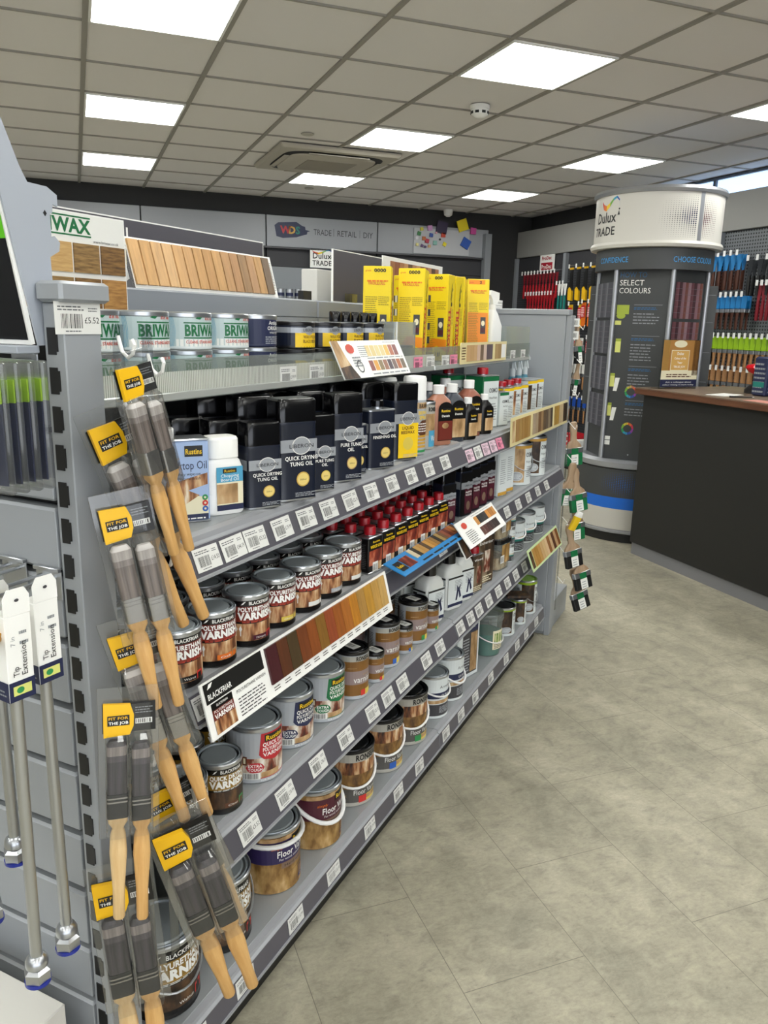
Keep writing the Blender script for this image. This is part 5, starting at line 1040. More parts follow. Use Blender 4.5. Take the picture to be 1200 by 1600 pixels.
def clearcase():
    t = thing('clear_case', 'x', 'case'); mb = MB(); mb.se([(0, .035, .055, 8), (.125, .035, .055, 8)], M('case_clear', 'dfe4e4', .06, kind='clear', base=.18, gain=.7, haze=.25), 32); mb.build('case', t)
    mb = MB(); mb.box(-.028, -.048, .002, .026, .048, .06, 'dgrey'); mb.build('contents', t); return t
place('cc', clearcase, RZ, -.955, 2.075, -6, 'clear plastic case just before the yellow boxes')
# steel wool boxes
M('wool_yellow', 'e8cc10', .42); M('wool_orange', 'e88a14', .42); M('wool_olive', '8c7c1c', .5)
def woolbox(grade, low='wool_orange'):
    def mk():
        t = thing('wool_box', 'x', 'box'); D, W, h = .085, .085, .283
        mb = MB(); mb.box(-D/2, -W/2, 0, D/2, W/2, h, 'wool_yellow', .0015); mb.build('carton', t)
        LB = Lab(planemap((0, -W/2, 0), (1, 0, 0), (0, 0, 1), (0, -1, 0)), 1); top = grade.isdigit() and grade == '2'
        if top: LB.rect(-D*.44, h*.93, D*.3, h*.985, 'wool_orange', 1); LB.rect(-D*.46, h*.10, D*.46, h*.56, 'wool_orange', 1); LB.rect(-D*.46, .004, D*.46, h*.10, 'redink', 1)
        LB.text(grade, D*.10, h*.94, h*.035, 'ink', w=.009*len(grade), bold=2); LB.text('TROLLULL', -D*.02, h*.81, h*.028, 'redink', w=D*.62, bold=1); LB.text('grade', -D*.32, h*.945, h*.02, 'redink', w=D*.2)
        LB.lines(-D*.36, h*.84, D*.4, h*.87, 1, 'orange', 2, .5, .1); LB.lines(-D*.42, h*.12, D*.02, h*.70, 26, 'wool_olive', 2, .35, .2, len(grade)); LB.lines(D*.05, h*.60, D*.44, h*.70, 5, 'wool_olive', 2, .35)
        LB.rect(D*.12, h*.28, D*.36, h*.50, 'dgrey', 2); LB.ell(D*.24, h*.42, D*.08, h*.035, 'cream', 3); LB.rect(D*.14, h*.30, D*.34, h*.36, 'maroon', 3)
        if low and not top: LB.poly([(-D*.5, .02), (D*.1, .05), (D*.5, .03), (D*.5, .07), (-D*.1, .075)], low, 2)
        if grade == '000':
            for i in range(4): LB.rect(-D*.46, h*(.2+.16*i), -D*.2, h*(.28+.16*i), 'dgrey', 3); LB.rect(-D*.4, h*(.2+.16*i), -D*.3, h*(.28+.16*i), 'cream', 4)
            LB.bars(-D*.4, h*.05, D*.3, h*.1, 'ink', 4, 9)
        LB.build(t, 'left_print')
        LB = Lab(facemap(D/2), 1); LB.text('TROLLULL', -W*.02, h*.02, W*.36, 'redink', 'l', w=h*.6, bold=3, vert=1) ; LB.text('STEEL WOOL', -W*.32, h*.03, W*.17, 'ink', 'l', w=h*.42, bold=1, vert=1); LB.lines(W*.08, h*.42, W*.4, h*.62, 12, 'wool_olive', 2, .3)
        LB.poly([(-W*.12, h*.72), (-W*.02, h*.70), (-W*.05, h*.80), (W*.02, h*.88), (W*.18, h*.93), (W*.1, h*.86), (W*.22, h*.83), (W*.08, h*.80), (W*.12, h*.72), (W*.02, h*.77)], 'wool_olive', 2); LB.rect(-W*.04, h*.64, 0, h*.78, 'ink', 3); LB.ell(W*.04, h*.66, W*.09, h*.025, 'ink', 3)
        LB.build(t, 'front_print'); return t
    return mk
for i, (g_, X, Y, yaw, tl) in enumerate([('0000', -1.11, 2.265, 22, 1), ('0000', -1.045, 2.385, 14, -3), ('000', -1.03, 2.575, 6, 0), ('000', -1.04, 2.685, 2, 0), ('2', -1.07, 2.815, 16, -3), ('2', -1.03, 2.965, 32, -6), ('000', -1.16, 2.62, -4, 0)]):
    o = put('wool'+g_, woolbox(g_), (X, Y, RZ+(.006 if tl else .0007)), (rad(tl), 0, rad(yaw)), 'tall yellow steel wool box marked %s, %s from the near end%s' % (g_, ORD[i] if i < 6 else 'rear', ', leaning' if abs(tl) > 2 else ''))
def whitespray():
    t = thing('spray_bottle', 'x', 'bottle'); mb = MB(); mb.se([(0, .028, .042, 4), (.004, .03, .045, 4), (.12, .03, .044, 4), (.165, .020, .026, 3), (.185, .013, .014)], 'cap_white', 28); mb.build('body', t)
    mb = MB(); mb.lathe([(.015, .182), (.015, .205)], 'white', 18); mb.add([(s_, -x, z) for s_ in (-.012, .012) for x, z in [(-.016, .205), (-.03, .225), (-.03, .25), (.03, .258), (.036, .24), (.018, .222), (.014, .205)]], [tuple(range(7)), tuple(reversed(range(7, 14)))] + [(i, 7+i, 7+(i+1) % 7, (i+1) % 7) for i in range(7)], 'white'); mb.build('spray_head', t)
    mb = MB(); mb.tube([(0, -.028, .225), (0, -.036, .2), (0, -.034, .18)], .004, 'white', 8); mb.build('trigger', t); return t
place('wsp', whitespray, RZ, -1.03, 3.16, -15, 'tall white trigger spray bottle right of the yellow boxes')

# ================================================================== things on the top ledge
TL = 1.513
def board(name, X, y0, y1, z0, z1, mat, label, lean=0, th=.006, edge='white', cat='board'):
    t = thing(name, label, cat, (X, y0, z0), (0, -rad(lean), 0)); mb = MB(); W, h = y1-y0, z1-z0
    mb.box(-th, 0, 0, 0, W, h, edge); mb.build('board', t)
    LB = Lab(planemap((0, 0, 0), (0, 1, 0), (0, 0, 1), (1, 0, 0)), 1); 
    if mat: LB.rect(.003, .003, W-.003, h-.003, mat, 1)
    return t, LB, W, h
M('header_dark', '4a4850', .5)
t, LB, W, h = board('header_board', -1.350, 1.10, 1.995, TL, 1.668, 'header_dark', 'long dark grey header board with white edge standing on the top ledge')
for (u, v, s_, c) in ((W-.135, .105, .05, 'purple'), (W-.07, .115, .055, 'yellow'), (W-.02, .085, .03, 'square_c04a92'), (W-.175, .08, .025, 'square_c490c0')):
    a = rad(20); LB.poly([(u, v), (u+s_*cos(a), v-s_*sin(a)), (u+s_*cos(a)-s_*sin(a), v-s_*sin(a)-s_*cos(a)), (u-s_*sin(a), v-s_*cos(a))], c, 2)
LB.build(t, 'graphic_print'); LB = Lab(LB.mp, 1); LB.text('FILL', .30, .085, .05, 'white', 'l', w=.06, bold=2); LB.build(t, 'print')
# tall board of four wood grains
t, LB, W, h = board('sample_board', -1.262, 1.045, 1.345, 1.462, 1.648, 'paper', 'white board of four wood grain samples with green lettering by the near post', cat='sample board')
LB.text('BRIWAX', .13, h-.038, .026, 'green', w=.15, bold=2, d=3); LB.rect(.055, h-.045, .205, h-.042, 'green', 3); LB.rect(.055, h-.010, .205, h-.007, 'green', 3); LB.text('www.briwax.co.uk', W-.055, h-.054, .006, 'ink', w=.07, d=3)
M('grain1', 'c09050', .5, kind='wood', dark='8c6030', scale=9, stretch=(1, 3, 26)); M('grain2', 'd0ac72', .5, kind='wood', dark='b48c54', scale=9, stretch=(1, 3, 26)); M('grain3', 'a88650', .5, kind='wood', dark='64482a', scale=9, stretch=(1, 3, 26)); M('grain4', '96703e', .5, kind='wood', dark='4c3218', scale=9, stretch=(1, 3, 26))
LB.build(t, 'print')
for i in range(4):
    mb = MB(); mb.box(0, .012+.072*i, .085-.035 if 0 else .072, .004, .012+.072*i+.066, h-.062+.004, 'grain%d' % (i+1)); mb.build('wood_sample', t)
    mb = MB(); mb.box(0, .012+.072*i, .003, .004, .012+.072*i+.066, .062, 'grain%d' % ((i+1) % 4+1)); mb.build('wood_sample', t)
# finger board of fifteen strips
t, LB, W, h = board('sample_board', -1.286, 1.385, 1.975, TL, 1.628, 'paper', 'long white board of fifteen upright oak strips on the top ledge', cat='sample board', lean=15)
LB.poly([(-.04+.0, .0), (.012, 0), (.012, .10), (-.0, .105), (-.0, .02)], 'dgrey', 1); LB.lines(.004, .02, .010, .1, 18, 'mid', 3, .4); LB.lines(W-.012, .02, W-.004, .1, 18, 'mid', 3, .4); LB.build(t, 'print')
FC = ['d8aa70', 'd2a368', 'd6aa74', 'dab07c', 'd4a66e', 'cc9e68', 'c69860', 'be905a', 'ca9c64', 'bc9060', 'b4885c', '9c7a54', 'b68c64', 'c29662', '7a6450']
for i, c in enumerate(FC):
    mb = MB(); mb.box(0, .016+.0372*i, .008, .006, .016+.0372*i+.0325, h-.006, M('strip_'+c, c, .5, kind='wood', dark='%02x%02x%02x' % tuple(int(int(c[j:j+2], 16)*.86) for j in (0, 2, 4)), scale=12, stretch=(4, 8, 1.2))); mb.build('wood_strip', t)
t, LB, W, h = board('leaflet_card', -1.296, 1.345, 1.384, TL, 1.60, 'dgrey', 'narrow dark and cream leaflet card between the two wood boards', cat='card'); LB.poly([(0, .02), (.038, .05), (.038, .08), (0, .085)], 'cream', 2); LB.text('WAX POLISH', .024, .03, .006, 'ink', 'l', w=.045, vert=1, d=3); LB.build(t, 'print')
t, LB, W, h = board('header_board', -1.31, 2.335, 2.70, TL, 1.68, 'header_dark', 'plain dark grey board with white edge on the top ledge before the yellow boxes'); LB.build(t, 'print')
mb = MB(); mb.box(-.02, 0, 0, .0, .09, .03, 'clear_pl'); mb.build('clear_holder', loc=(-1.285, 2.41, TL), label='small clear plastic holder in front of the plain grey board', cat='holder')
mb = MB(); mb.box(-.03, 0, 0, .03, .165, .105, M('matt_white', 'c8c6c0', .6), .002); mb.build('white_box', loc=(-1.40, 2.335, TL), rot=0, label='plain white box on the top ledge between the two dark boards', cat='box')
mb = MB(); mb.box(-.01, 0, 0, .01, .05, .03, 'ink'); mb.build('small_black_box', loc=(-1.35, 2.20, TL), label='tiny black box left of the plain white box on the ledge', cat='box')
t, LB, W, h = board('sample_board', -1.31, 2.71, 3.30, TL, 1.69, 'paper', 'white board of brown wood samples behind the yellow boxes', cat='sample board'); LB.build(t, 'print')
for i, c in enumerate(['9c6848', '8c5438', 'a4744c', 'b88c60', '6c4c34', 'a87c5c', 'c09468', '7c5034', '94603c', 'b4845c', '5c4030', 'a06c48']):
    mb = MB(); mb.box(0, .06+.04*i, .02, .004, .06+.04*i+.038, h-.015, M('sw_'+c, c, .5)); mb.build('wood_sample', t)
mb = MB(); mb.box(-.002, 0, 0, .0, .20, .16, 'paper'); mb.build('paper_sheet', loc=(-1.37, 3.05, TL), rot=(0, rad(-4), rad(6)), label='white paper sheets standing behind the brown samples board', cat='paper')
# end panel and cap
t = thing('far_end_bay', 'plain grey steel end bay standing across the far end of the shelving', 'shelving', (0, 0, 0))
mb = MB(); mb.box(-1.545, 3.54, .02, -.815, 3.56, 1.50, 'post_grey', .002); mb.build('sheet', t); mb = MB(); mb.box(-1.55, 3.535, 1.50, -.80, 3.60, 1.525, 'post_grey', .003); mb.build('top_cap', t)
mb = MB(); mb.box(-.815, 3.55, 0, -.79, 3.62, 1.50, 'post_grey', .002); mb.build('post', t); mb = MB(); mb.box(-1.5, 3.56, 0, -.80, 3.95, .14, 'post_grey', .002); mb.build('base', t)
for k_ in range(6): place('pw', lambda: (lambda t: (MB().box(-.06, -.07, 0, .06, .07, .012, 'white', .001).build('sheet', t), t)[1])(thing('white_carton', 'x', 'box')), 1.525, -1.20, 3.575-.0, 0, 'flat white carton stacked on the end panel top, %s from the bottom' % ORD[k_], 'flat white cartons', dz=.0125*k_) if k_ < 3 else None

# ================================================================== sample boards clipped to the strips
def slanted(name, label, y0, y1, ta, tb, cat='sample board', th=.003, edge='white'):
    """board between the top line ta=(x, z) and bottom line tb=(x, z)"""
    v = Vector((ta[0]-tb[0], 0, ta[1]-tb[1])); h = v.length; ang = math.atan2(v.x, v.z)
    t = thing(name, label, cat, (tb[0], y0, tb[1]), (0, ang, 0)); W = y1-y0
    mb = MB(); mb.box(-th, 0, 0, 0, W, h, edge); mb.build('board', t)
    return t, Lab(planemap((0, 0, 0), (0, 1, 0), (0, 0, 1), (1, 0, 0)), 1), W, h
t, LB, W, h = slanted('sample_board', 'long white varnish shade board with twelve wood samples below the black tins', .915, 1.60, (-.752, .881), (-.728, .788))
LB.rect(.006, h*.62, .168, h*.97, 'ink', 1); LB.poly([(.014, h*.86), (.02, h*.94), (.03, h*.95), (.024, h*.88)], 'white', 2); LB.text('BLACKFRIAR', .012, h*.68, h*.10, 'white', 'l', w=.062, bold=1)
LB.rect(.014, h*.06, .070, h*.60, 'tin_black', 2); LB.rect(.014, h*.06, .070, h*.30, 'pic_brown', 3); LB.rect(.014, h*.30, .07, h*.48, 'varn_red', 3); LB.text('POLYURETHANE', .042, h*.42, h*.05, 'white', w=.048, d=4); LB.text('VARNISH', .042, h*.32, h*.08, 'white', w=.05, d=4, bold=2); LB.text('BLACKFRIAR', .042, h*.52, h*.045, 'white', w=.03, d=4)
LB.text('POLYURETHANE VARNISH', .082, h*.50, h*.06, 'ink', 'l', w=.085); LB.lines(.082, h*.08, .16, h*.44, 6, 'dgrey', 2, .35, .3)
SCOL = ['4a2024', '5c3420', '4c3c24', '7c4220', '8c4e22', '8c6228', '984c2c', 'a0602c', 'aa702c', 'b87e34', 'b08a44', 'be9048']
SCOL = ['4a2226', '5e3622', '4e3e28', '7a4224', '8e4e26', '8c642c', '984c2e', 'a05c2a', 'b06c30', 'c0802e', 'b48a4a', 'c4923c', 'c89c54', 'd0a864']
x = .178
for i in range(14):
    wd = .0345*.98; mb = MB(); mb.box(0, x, h*.24, .004, x+wd, h*.95, M('shade_'+SCOL[i], SCOL[i], .35, kind='wood', dark='%02x%02x%02x' % tuple(int(int(SCOL[i][j:j+2], 16)*.84) for j in (0, 2, 4)), scale=14, stretch=(4, 10, 1.4))); mb.build('wood_sample', t)
    LB.lines(x+.005, h*.10, x+wd-.006, h*.20, 2, 'ink', 2, .4, .2, i); x += wd+.0012
LB.build(t, 'print')
t, LB, W, h = slanted('sample_board', 'blue strip of wood dye samples lying on the edge of the middle shelf', 1.655, 2.12, (-.782, .879), (-.722, .858), edge='M_blue' if 0 else M('board_blue', '2a8cd0', .4).name)
LB.lines(.13, h*.10, W-.01, h*.24, 1, 'ink', 2, .6, 0); LB.rect(.015, h*.2, .05, h*.75, 'ink', 2); LB.text('Rustins', .032, h*.4, .010, 'yellow', w=.03, d=3, bold=1); LB.rect(.055, h*.2, .105, h*.8, 'pic_dye', 2); LB.build(t, 'print')
for i, c in enumerate(['d8ccac', '38362c', 'c09858', 'b88c4c', '5c4834', 'c8964c', 'b4843c', '94703c', '2c2820', 'a88c50', '745438', '8c4c34', '6c3428', 'a45c30', 'b87838', '5c4030']):
    mb = MB(); mb.box(0, .125+.0205*i, h*.38, .002, .125+.0205*i+.0195, h*.96, M('dy_'+c, c, .4)); mb.build('wood_sample', t)
t, LB, W, h = slanted('sample_board', 'white board with two rows of small wood dye samples hanging off the middle shelf', 2.04, 2.375, (-.745, .897), (-.690, .832))
LB.ell(.05, h*.78, .02, h*.12, 'redink', 2, 10); LB.lines(.03, h*.1, .10, h*.6, 7, 'dgrey', 2, .35); LB.lines(.13, h*.92, .3, h*.96, 1, 'grey', 2); LB.build(t, 'print')
for r_, cs in enumerate([['5c3428', '542c24', '44241c', '3c2420', '342420', '2c1c18'], ['c88c44', '1c1814', '24201c', '342c28', 'd08c3c', 'b07434', 'c48844']]):
    for i, c in enumerate(cs): mb = MB(); mb.box(0, .14+.026*i, h*(.12+.42*r_), .0015, .14+.026*i+.022, h*(.44+.42*r_), M('dz_'+c, c, .4)); mb.build('wood_sample', t)
t, LB, W, h = slanted('picture_card', 'small dark wood picture card hanging under the two row samples board', 2.035, 2.085, (-.735, .86), (-.70, .80)); LB.rect(.002, .002, W-.002, h-.002, 'pic_dark', 1); LB.build(t, 'print')
M('pine_frame', 'dccf9c', .5)
t, LB, W, h = slanted('sample_board', 'pale framed board of tall brown wood samples on the second highest shelf edge', 2.575, 3.415, (-.752, 1.146), (-.749, 1.048), edge='pine_frame'); LB.rect(.015, .012, .045, h-.012, 'pic_tan', 1); LB.build(t, 'print')
cs = ['a8804c', 'b08c50', 'ac8448', 'a47c40', 'b08a4c', None, 'b09c84', 'ac9678', '7c5c3c', 'a08058', '6c5840', '645444', '8c7c64', '54483c', None, 'a8843c', 'b48c3c', 'c4ac84', 'ccb48c', '3c2c1c', '2c2018']
for i, c in enumerate(cs):
    if c: mb = MB(); mb.box(0, .055+.0367*i, .012, .003, .055+.0367*i+.034, h-.010, M('ow_'+c, c, .5, kind='wood', dark='%02x%02x%02x' % tuple(int(int(c[j:j+2], 16)*.85) for j in (0, 2, 4)), scale=14, stretch=(4, 10, 1.4))); mb.build('wood_sample', t)
t, LB, W, h = slanted('sample_board', 'pale green framed board of wood samples near the floor at the far end', 2.87, 3.335, (-.745, .606), (-.712, .524), edge=M('green_frame', 'c8dca8', .5).name); LB.rect(.012, .01, .045, h-.01, 'pic_dark', 1); LB.build(t, 'print')
for i, c in enumerate(['b08444', 'a87c3c', 'b88c4c', 'c09c6c', 'c8a878', 'd0b088', '8c5c34', 'c0a078', '54301c', 'b08c64', '74441c']):
    mb = MB(); mb.box(0, .052+.0365*i, .009, .002, .052+.0365*i+.034, h-.009, M('ow_'+c, c, .5)); mb.build('wood_sample', t)
t, LB, W, h = slanted('colour_card', 'white angled colour card with two rows of stain swatches on the clear shelf front', 1.543, 1.90, (-.872, 1.408), (-.832, 1.326))
LB.poly([(0, 0), (.07, 0), (.045, h*.5), (.03, h), (0, h)], 'pic_tan', 1); LB.poly([(.0, 0), (.075, 0), (.05, h*.35), (0, h*.3)], 'pic_dark', 2); LB.ell(.075, h*.78, .02, h*.13, 'redink', 2, 10); LB.lines(.07, h*.3, .11, h*.6, 4, 'grey', 2, .5); LB.ring(.095, h*.3, .012, .015, ['dgrey'], 3); LB.lines(.115, h*.55, .155, h*.88, 6, 'grey', 2, .35); LB.lines(W-.1, h*.93, W-.02, h*.96, 1, 'grey', 2)
for r_, cs in enumerate([['8c4c44', 'd89c40', '8c7854', '9c6c54', '54444c', '7c645c', 'b06840', '746450'], ['dcc890', 'd8c488', 'dccc94', 'dcc890', 'e0b860', 'b46c50', '8c5450']]):
    for i, c in enumerate(cs): mb = MB(); mb.box(0, .145+.0255*i-.004*r_+(.012 if r_ else 0), h*(.16+.40*r_), .0006, .145+.0255*i+.021-.004*r_+(.012 if r_ else 0), h*(.44+.42*r_), M('st_'+c, c, .4)); mb.build('stain_swatch', t)
LB.lines(.145, h*.05, W-.01, h*.12, 1, 'grey', 2, .5, .1); LB.lines(.145, h*.49, W-.01, h*.54, 1, 'grey', 2, .5, .1); LB.build(t, 'print')
t, LB, W, h = slanted('sample_board', 'small pale framed samples board on the far clear shelf front', 2.38, 2.865, (-.872, 1.394), (-.872, 1.327), edge='pine_frame'); LB.lines(.01, .015, .045, h-.01, 5, 'brown', 1, .4); LB.rect(W-.06, .01, W-.008, h-.01, 'paper', 1); LB.build(t, 'print')
for i, c in enumerate(['c09c70', 'bc9868', 'c4a074', 'ccb09c', '74604c', 'd0b8a8', '5c5054', '64585c', None, 'a88c60', 'a08458']):
    if c: mb = MB(); mb.box(0, .055+.033*i, .008, .002, .055+.033*i+.032, h-.008, M('ow_'+c, c, .5)); mb.build('wood_sample', t)

# ================================================================== far end brushes
def brush_flat(w_=.075, wood='handle_wood', br='ink', sleeve=True):
    """wide brush: hang hole at the top, bristles down"""
    def mk():
        t = thing('decking_brush', 'x', 'brush'); mb = MB()
        mb.se([(-.105, .008, w_*.48, 4), (-.092, .008, w_*.42, 3), (-.075, .007, .014, 2.5), (-.05, .007, .012, 2.5), (-.02, .008, .017, 2.5), (-.003, .007, .012, 2.5), (.0, .004, .007, 2)], M('ash_wood', 'b49c80', .5, kind='wood', dark='94785c', stretch=(8, 8, 1)), 20); mb.build('handle', t)
        mb = MB(); mb.box(-.0095, -w_/2, -.125, .0095, w_/2, -.103, 'silver', .002); mb.build('ferrule', t)
        mb = MB(); mb.box(-.0085, -w_*.48, -.175, .0085, w_*.48, -.125, br, .002); mb.build('bristles', t)
        LB = Lab(facemap(.0095), 1); LB.rect(-.017, -.172, .014, -.108, 'paper', 1); LB.rect(-.017, -.130, .014, -.106, 'green', 2); LB.lines(-.012, -.165, .008, -.135, 3, 'grey', 3, .3); LB.build(t, 'label'); return t
    return mk
def at_px(T, B): pass
FB = [(-.772, 1.45, 8, 'ink'), (-.772, 1.30, -6, 'ink'), (-.765, .985, 4, 'green'), (-.755, .80, -8, 'green'), (-.735, .77, 10, 'green'), (-.75, .62, 6, 'green'), (-.735, .50, 12, 'ink'), (-.715, .385, 14, 'ink'), (-.715, .265, 18, 'ink')]
for i, (X, z, tl, br) in enumerate(FB):
    o = put('fb'+br, brush_flat(.075, br=br), (X-.025+.02*(i % 2), 3.675+.035*(i % 3), z+.03), (rad(tl*.6), rad(-tl*.8), rad(-35)), 'flat wooden brush with green tag hanging at the far end, %s from the top' % ORD[i], 'flat brushes at the far end'); o.scale = (1.3, 1.4, 1.2) if i > 1 else (1, .7, 1.1)
mb = MB(); mb.box(-.002, -.008, .1, .002, .008, 1.5, 'film')
for k_ in range(9): mb.tube([(0, 0, 1.47-.15*k_), (.03, 0, 1.44-.15*k_), (.035, 0, 1.46-.15*k_)], .002, 'white', 6)
mb.build('clip_strip', loc=(-.79, 3.655, 0), label='clear hanging strip of hooks at the far end post', cat='strip')
for k_ in range(2):
    mb = MB(); mb.box(-.002, -.022, -.018, 0, .022, .018, 'ticket'); LB = Lab(facemap(0)); LB.bars(-.012, -.01, .012, .01, 'ink', 1, 10); mb.v += LB.mb.v; n0 = len(mb.v)-len(LB.mb.v); mb.f += [tuple(n0+i for i in f) for f in LB.mb.f]; mi = mb.m('ink'); mb.mi += [mi]*len(LB.mb.f)
    mb.build('price_ticket', loc=(-.785, 3.60, 1.47-.055*k_), rot=rad(-40), label='price ticket on the far end post, %s' % ['upper', 'lower'][k_], cat='price ticket', group='price tickets on the far end post', smooth=False)
mb = MB(); mb.se([(0, .010, .022, 3), (.07, .012, .024, 3), (.08, .006, .01)], 'yellow', 20); mb.se([(.07, .0122, .0242, 3), (.095, .010, .018, 3)], 'white', 20); mb.build('yellow_pouch', loc=(-.735, 3.62, .52), rot=(rad(-18), rad(14), -.5), label='small yellow and white bottle hanging at the far end beside the brushes', cat='bottle')
# ================================================================== near end bay (left edge of the view)
t = thing('end_bay', 'grey slatted steel end bay with slotted post at the near end', 'shelving', (0, 0, 0))
mb = MB(); mb.box(-.8355, .738, 0, -.800, .80, 1.466, 'post_grey', .0015); mb.build('slotted_post', t)
mb = MB()
for k_ in range(29):
    z = 1.435-.05*k_
    mb.box(-.829, .7368, z-.034, -.815, .7405, z, 'ink'); mb.box(-.815, .7368, z-.030, -.8115, .7405, z-.004, 'ink')
mb.build('post_slots', t)
mb = MB(); mb.box(-.8355, .728, 1.466, -.790, .812, 1.492, 'post_grey', .004); mb.build('post_cap', t)
zs = [1.40, 1.304, 1.204, 1.106, 1.006, .905, .804, .697, .598, .495, .396, .297, .20]
for a_, b_ in zip(zs, zs[1:]):
    mb = MB(); mb.loft([(b_+.002, -1.75, .742, -.8445, .76), (b_+.006, -1.75, .738, -.8405, .76), (a_-.012, -1.75, .738, -.8405, .76), (a_-.008, -1.75, .742, -.8445, .76)], 'post_grey', .001); mb.build('slat_panel', t)
mb = MB(); mb.box(-1.75, .762, .1, -.841, .775, 1.45, 'ink'); mb.build('dark_backing', t)
mb = MB(); mb.box(-1.75, .30, .0, -.84, .76, .14, 'post_grey', .003); mb.build('base', t)
mb = MB(); mb.box(-1.79, .738, 0, -1.752, .80, 1.466, 'post_grey', .0015); mb.build('far_post', t)
# price ticket on the post
o = put(('tk', 0, 3), mk_ticket((0, 3)), (-.7985, .7635, 1.4635-.016), (0, 0, rad(-0)), 'larger white price ticket below the cap of the near slotted post', None); 
o.scale = (1, 1.22, 1.05); o.location = (-.7985, .7615, 1.447); 
if 'group' in o: del o['group']
# sign holder with gusset
t = thing('sloped_sign', 'sloped black and green sign with a pale grey bracket hooked on the near post', 'sign', (0, 0, 0))
M('bracket_grey', 'aab0ba', .4, .1)
pts = [(.737, 1.412), (.761, 1.413), (.759, 1.527), (.772, 1.531), (.775, 1.54), (.768, 1.548), (.762, 1.540), (.763, 1.577), (.768, 1.575), (.769, 1.586), (.775, 1.583), (.775, 1.598), (.761, 1.606), (.729, 1.607), (.722, 1.622), (.703, 1.668), (.62, 1.84), (.64, 1.86), (.66, 1.80)]
pts = [(.730, 1.412), (.761, 1.413), (.759, 1.522), (.774, 1.530), (.776, 1.541), (.768, 1.548), (.763, 1.546), (.763, 1.574), (.767, 1.576), (.768, 1.586), (.776, 1.584), (.776, 1.598), (.761, 1.606), (.732, 1.607), (.722, 1.624), (.703, 1.668), (.655, 1.785), (.650, 1.785)]
mb = MB(); mb.prism(pts, -.8395, -.8367, 'bracket_grey', 'x'); mb.build('bracket', t)
mb = MB(); mb.add([(-.8365, .755, 1.57), (-.8365, .758, 1.574), (-.8365, .755, 1.578), (-.8365, .752, 1.574)], [(0, 1, 2, 3)], 'ink'); mb.build('bracket_hole', t)
s0 = Vector((0, .728, 1.414)); s1 = Vector((0, .650, 1.86)); d_ = (s1-s0).normalized(); nn = Vector((0, -d_.z, d_.y))
mb = MB(); P0 = [Vector((x, 0, 0)) + s0 + d_*q + nn*r_ for r_ in (0, .006) for q in (0, .45) for x in (-1.6, -.8405)]
mb.add(P0, [(0, 1, 3, 2), (4, 6, 7, 5), (0, 4, 5, 1), (2, 3, 7, 6), (0, 2, 6, 4), (1, 5, 7, 3)], 'white'); mb.build('board', t)
LB = Lab(planemap(s0+nn*.006, (-1, 0, 0), d_, nn), 1); LB.rect(.8435, .006, 1.59, .128, M('sign_black', '0c0c10', .15).name, 1); LB.rect(.8435, .128, 1.59, .44, M('sign_green', '5cbc14', .4).name, 1); LB.build(t, 'print')
mb = MB(); mb.box(-1.6, .70, 1.402, -.841, .735, 1.412, 'bracket_grey', .001); mb.build('foot_channel', t)
# hook bars
def hookbar(loc, label, L=.13):
    t = thing('display_hook', label, 'hook', loc); mb = MB(); mb.box(-.024, -.004, -.04, .024, -.0015, .004, 'silver', .0008); mb.box(-.024, -.009, -.0, .024, -.0015, .006, 'silver', .0008); mb.build('back_plate', t)
    mb = MB(); mb.tube([(.012, -.004, -.008), (.012, -L, -.008), (.012, -L-.006, .006)], .003, 'silver', 8); mb.tube([(-.012, -.004, -.008), (-.012, -L, -.008), (-.012, -L-.006, .006)], .003, 'silver', 8); mb.build('prongs', t); return t
hookbar((-.87, .738, 1.400), 'steel hook bar high on the near end bay holding the blister packs'); hookbar((-.858, .738, 1.108), 'steel hook bar on the near end bay holding the white extension cards, right'); hookbar((-.925, .738, 1.112), 'steel hook bar on the near end bay holding the white extension cards, left')
def blister():
    t = thing('blister_pack', 'x', 'pack'); mb = MB(); M('blister', 'fafafa', .05, kind='clear', base=.03, gain=.6, blend=.3, haze=.05)
    mb.box(-.13, -.008, -.145, 0, .0, .0, 'blister', .002); mb.box(-.12, -.016, -.12, -.012, -.008, -.03, 'blister', .004); mb.build('shell', t)
    mb = MB(); mb.box(-.125, -.006, -.135, -.008, -.004, -.045, 'navy'); mb.box(-.125, -.006, -.045, -.008, -.004, -.02, 'tool_green'); mb.build('card', t)
    mb = MB(); mb.cyl((-.07, -.012, -.1), (-.07, -.012, -.05), .004, 'silver'); mb.build('nozzle', t); return t
for i in range(4): place('blp', blister if i == 0 else None, 1.40, -.722-.002*i, .64-.016*i, -3+2*i, 'clear blister pack with navy and green card on the left hook, %s from the panel' % ORD[i], 'clear blister packs on the left hook')
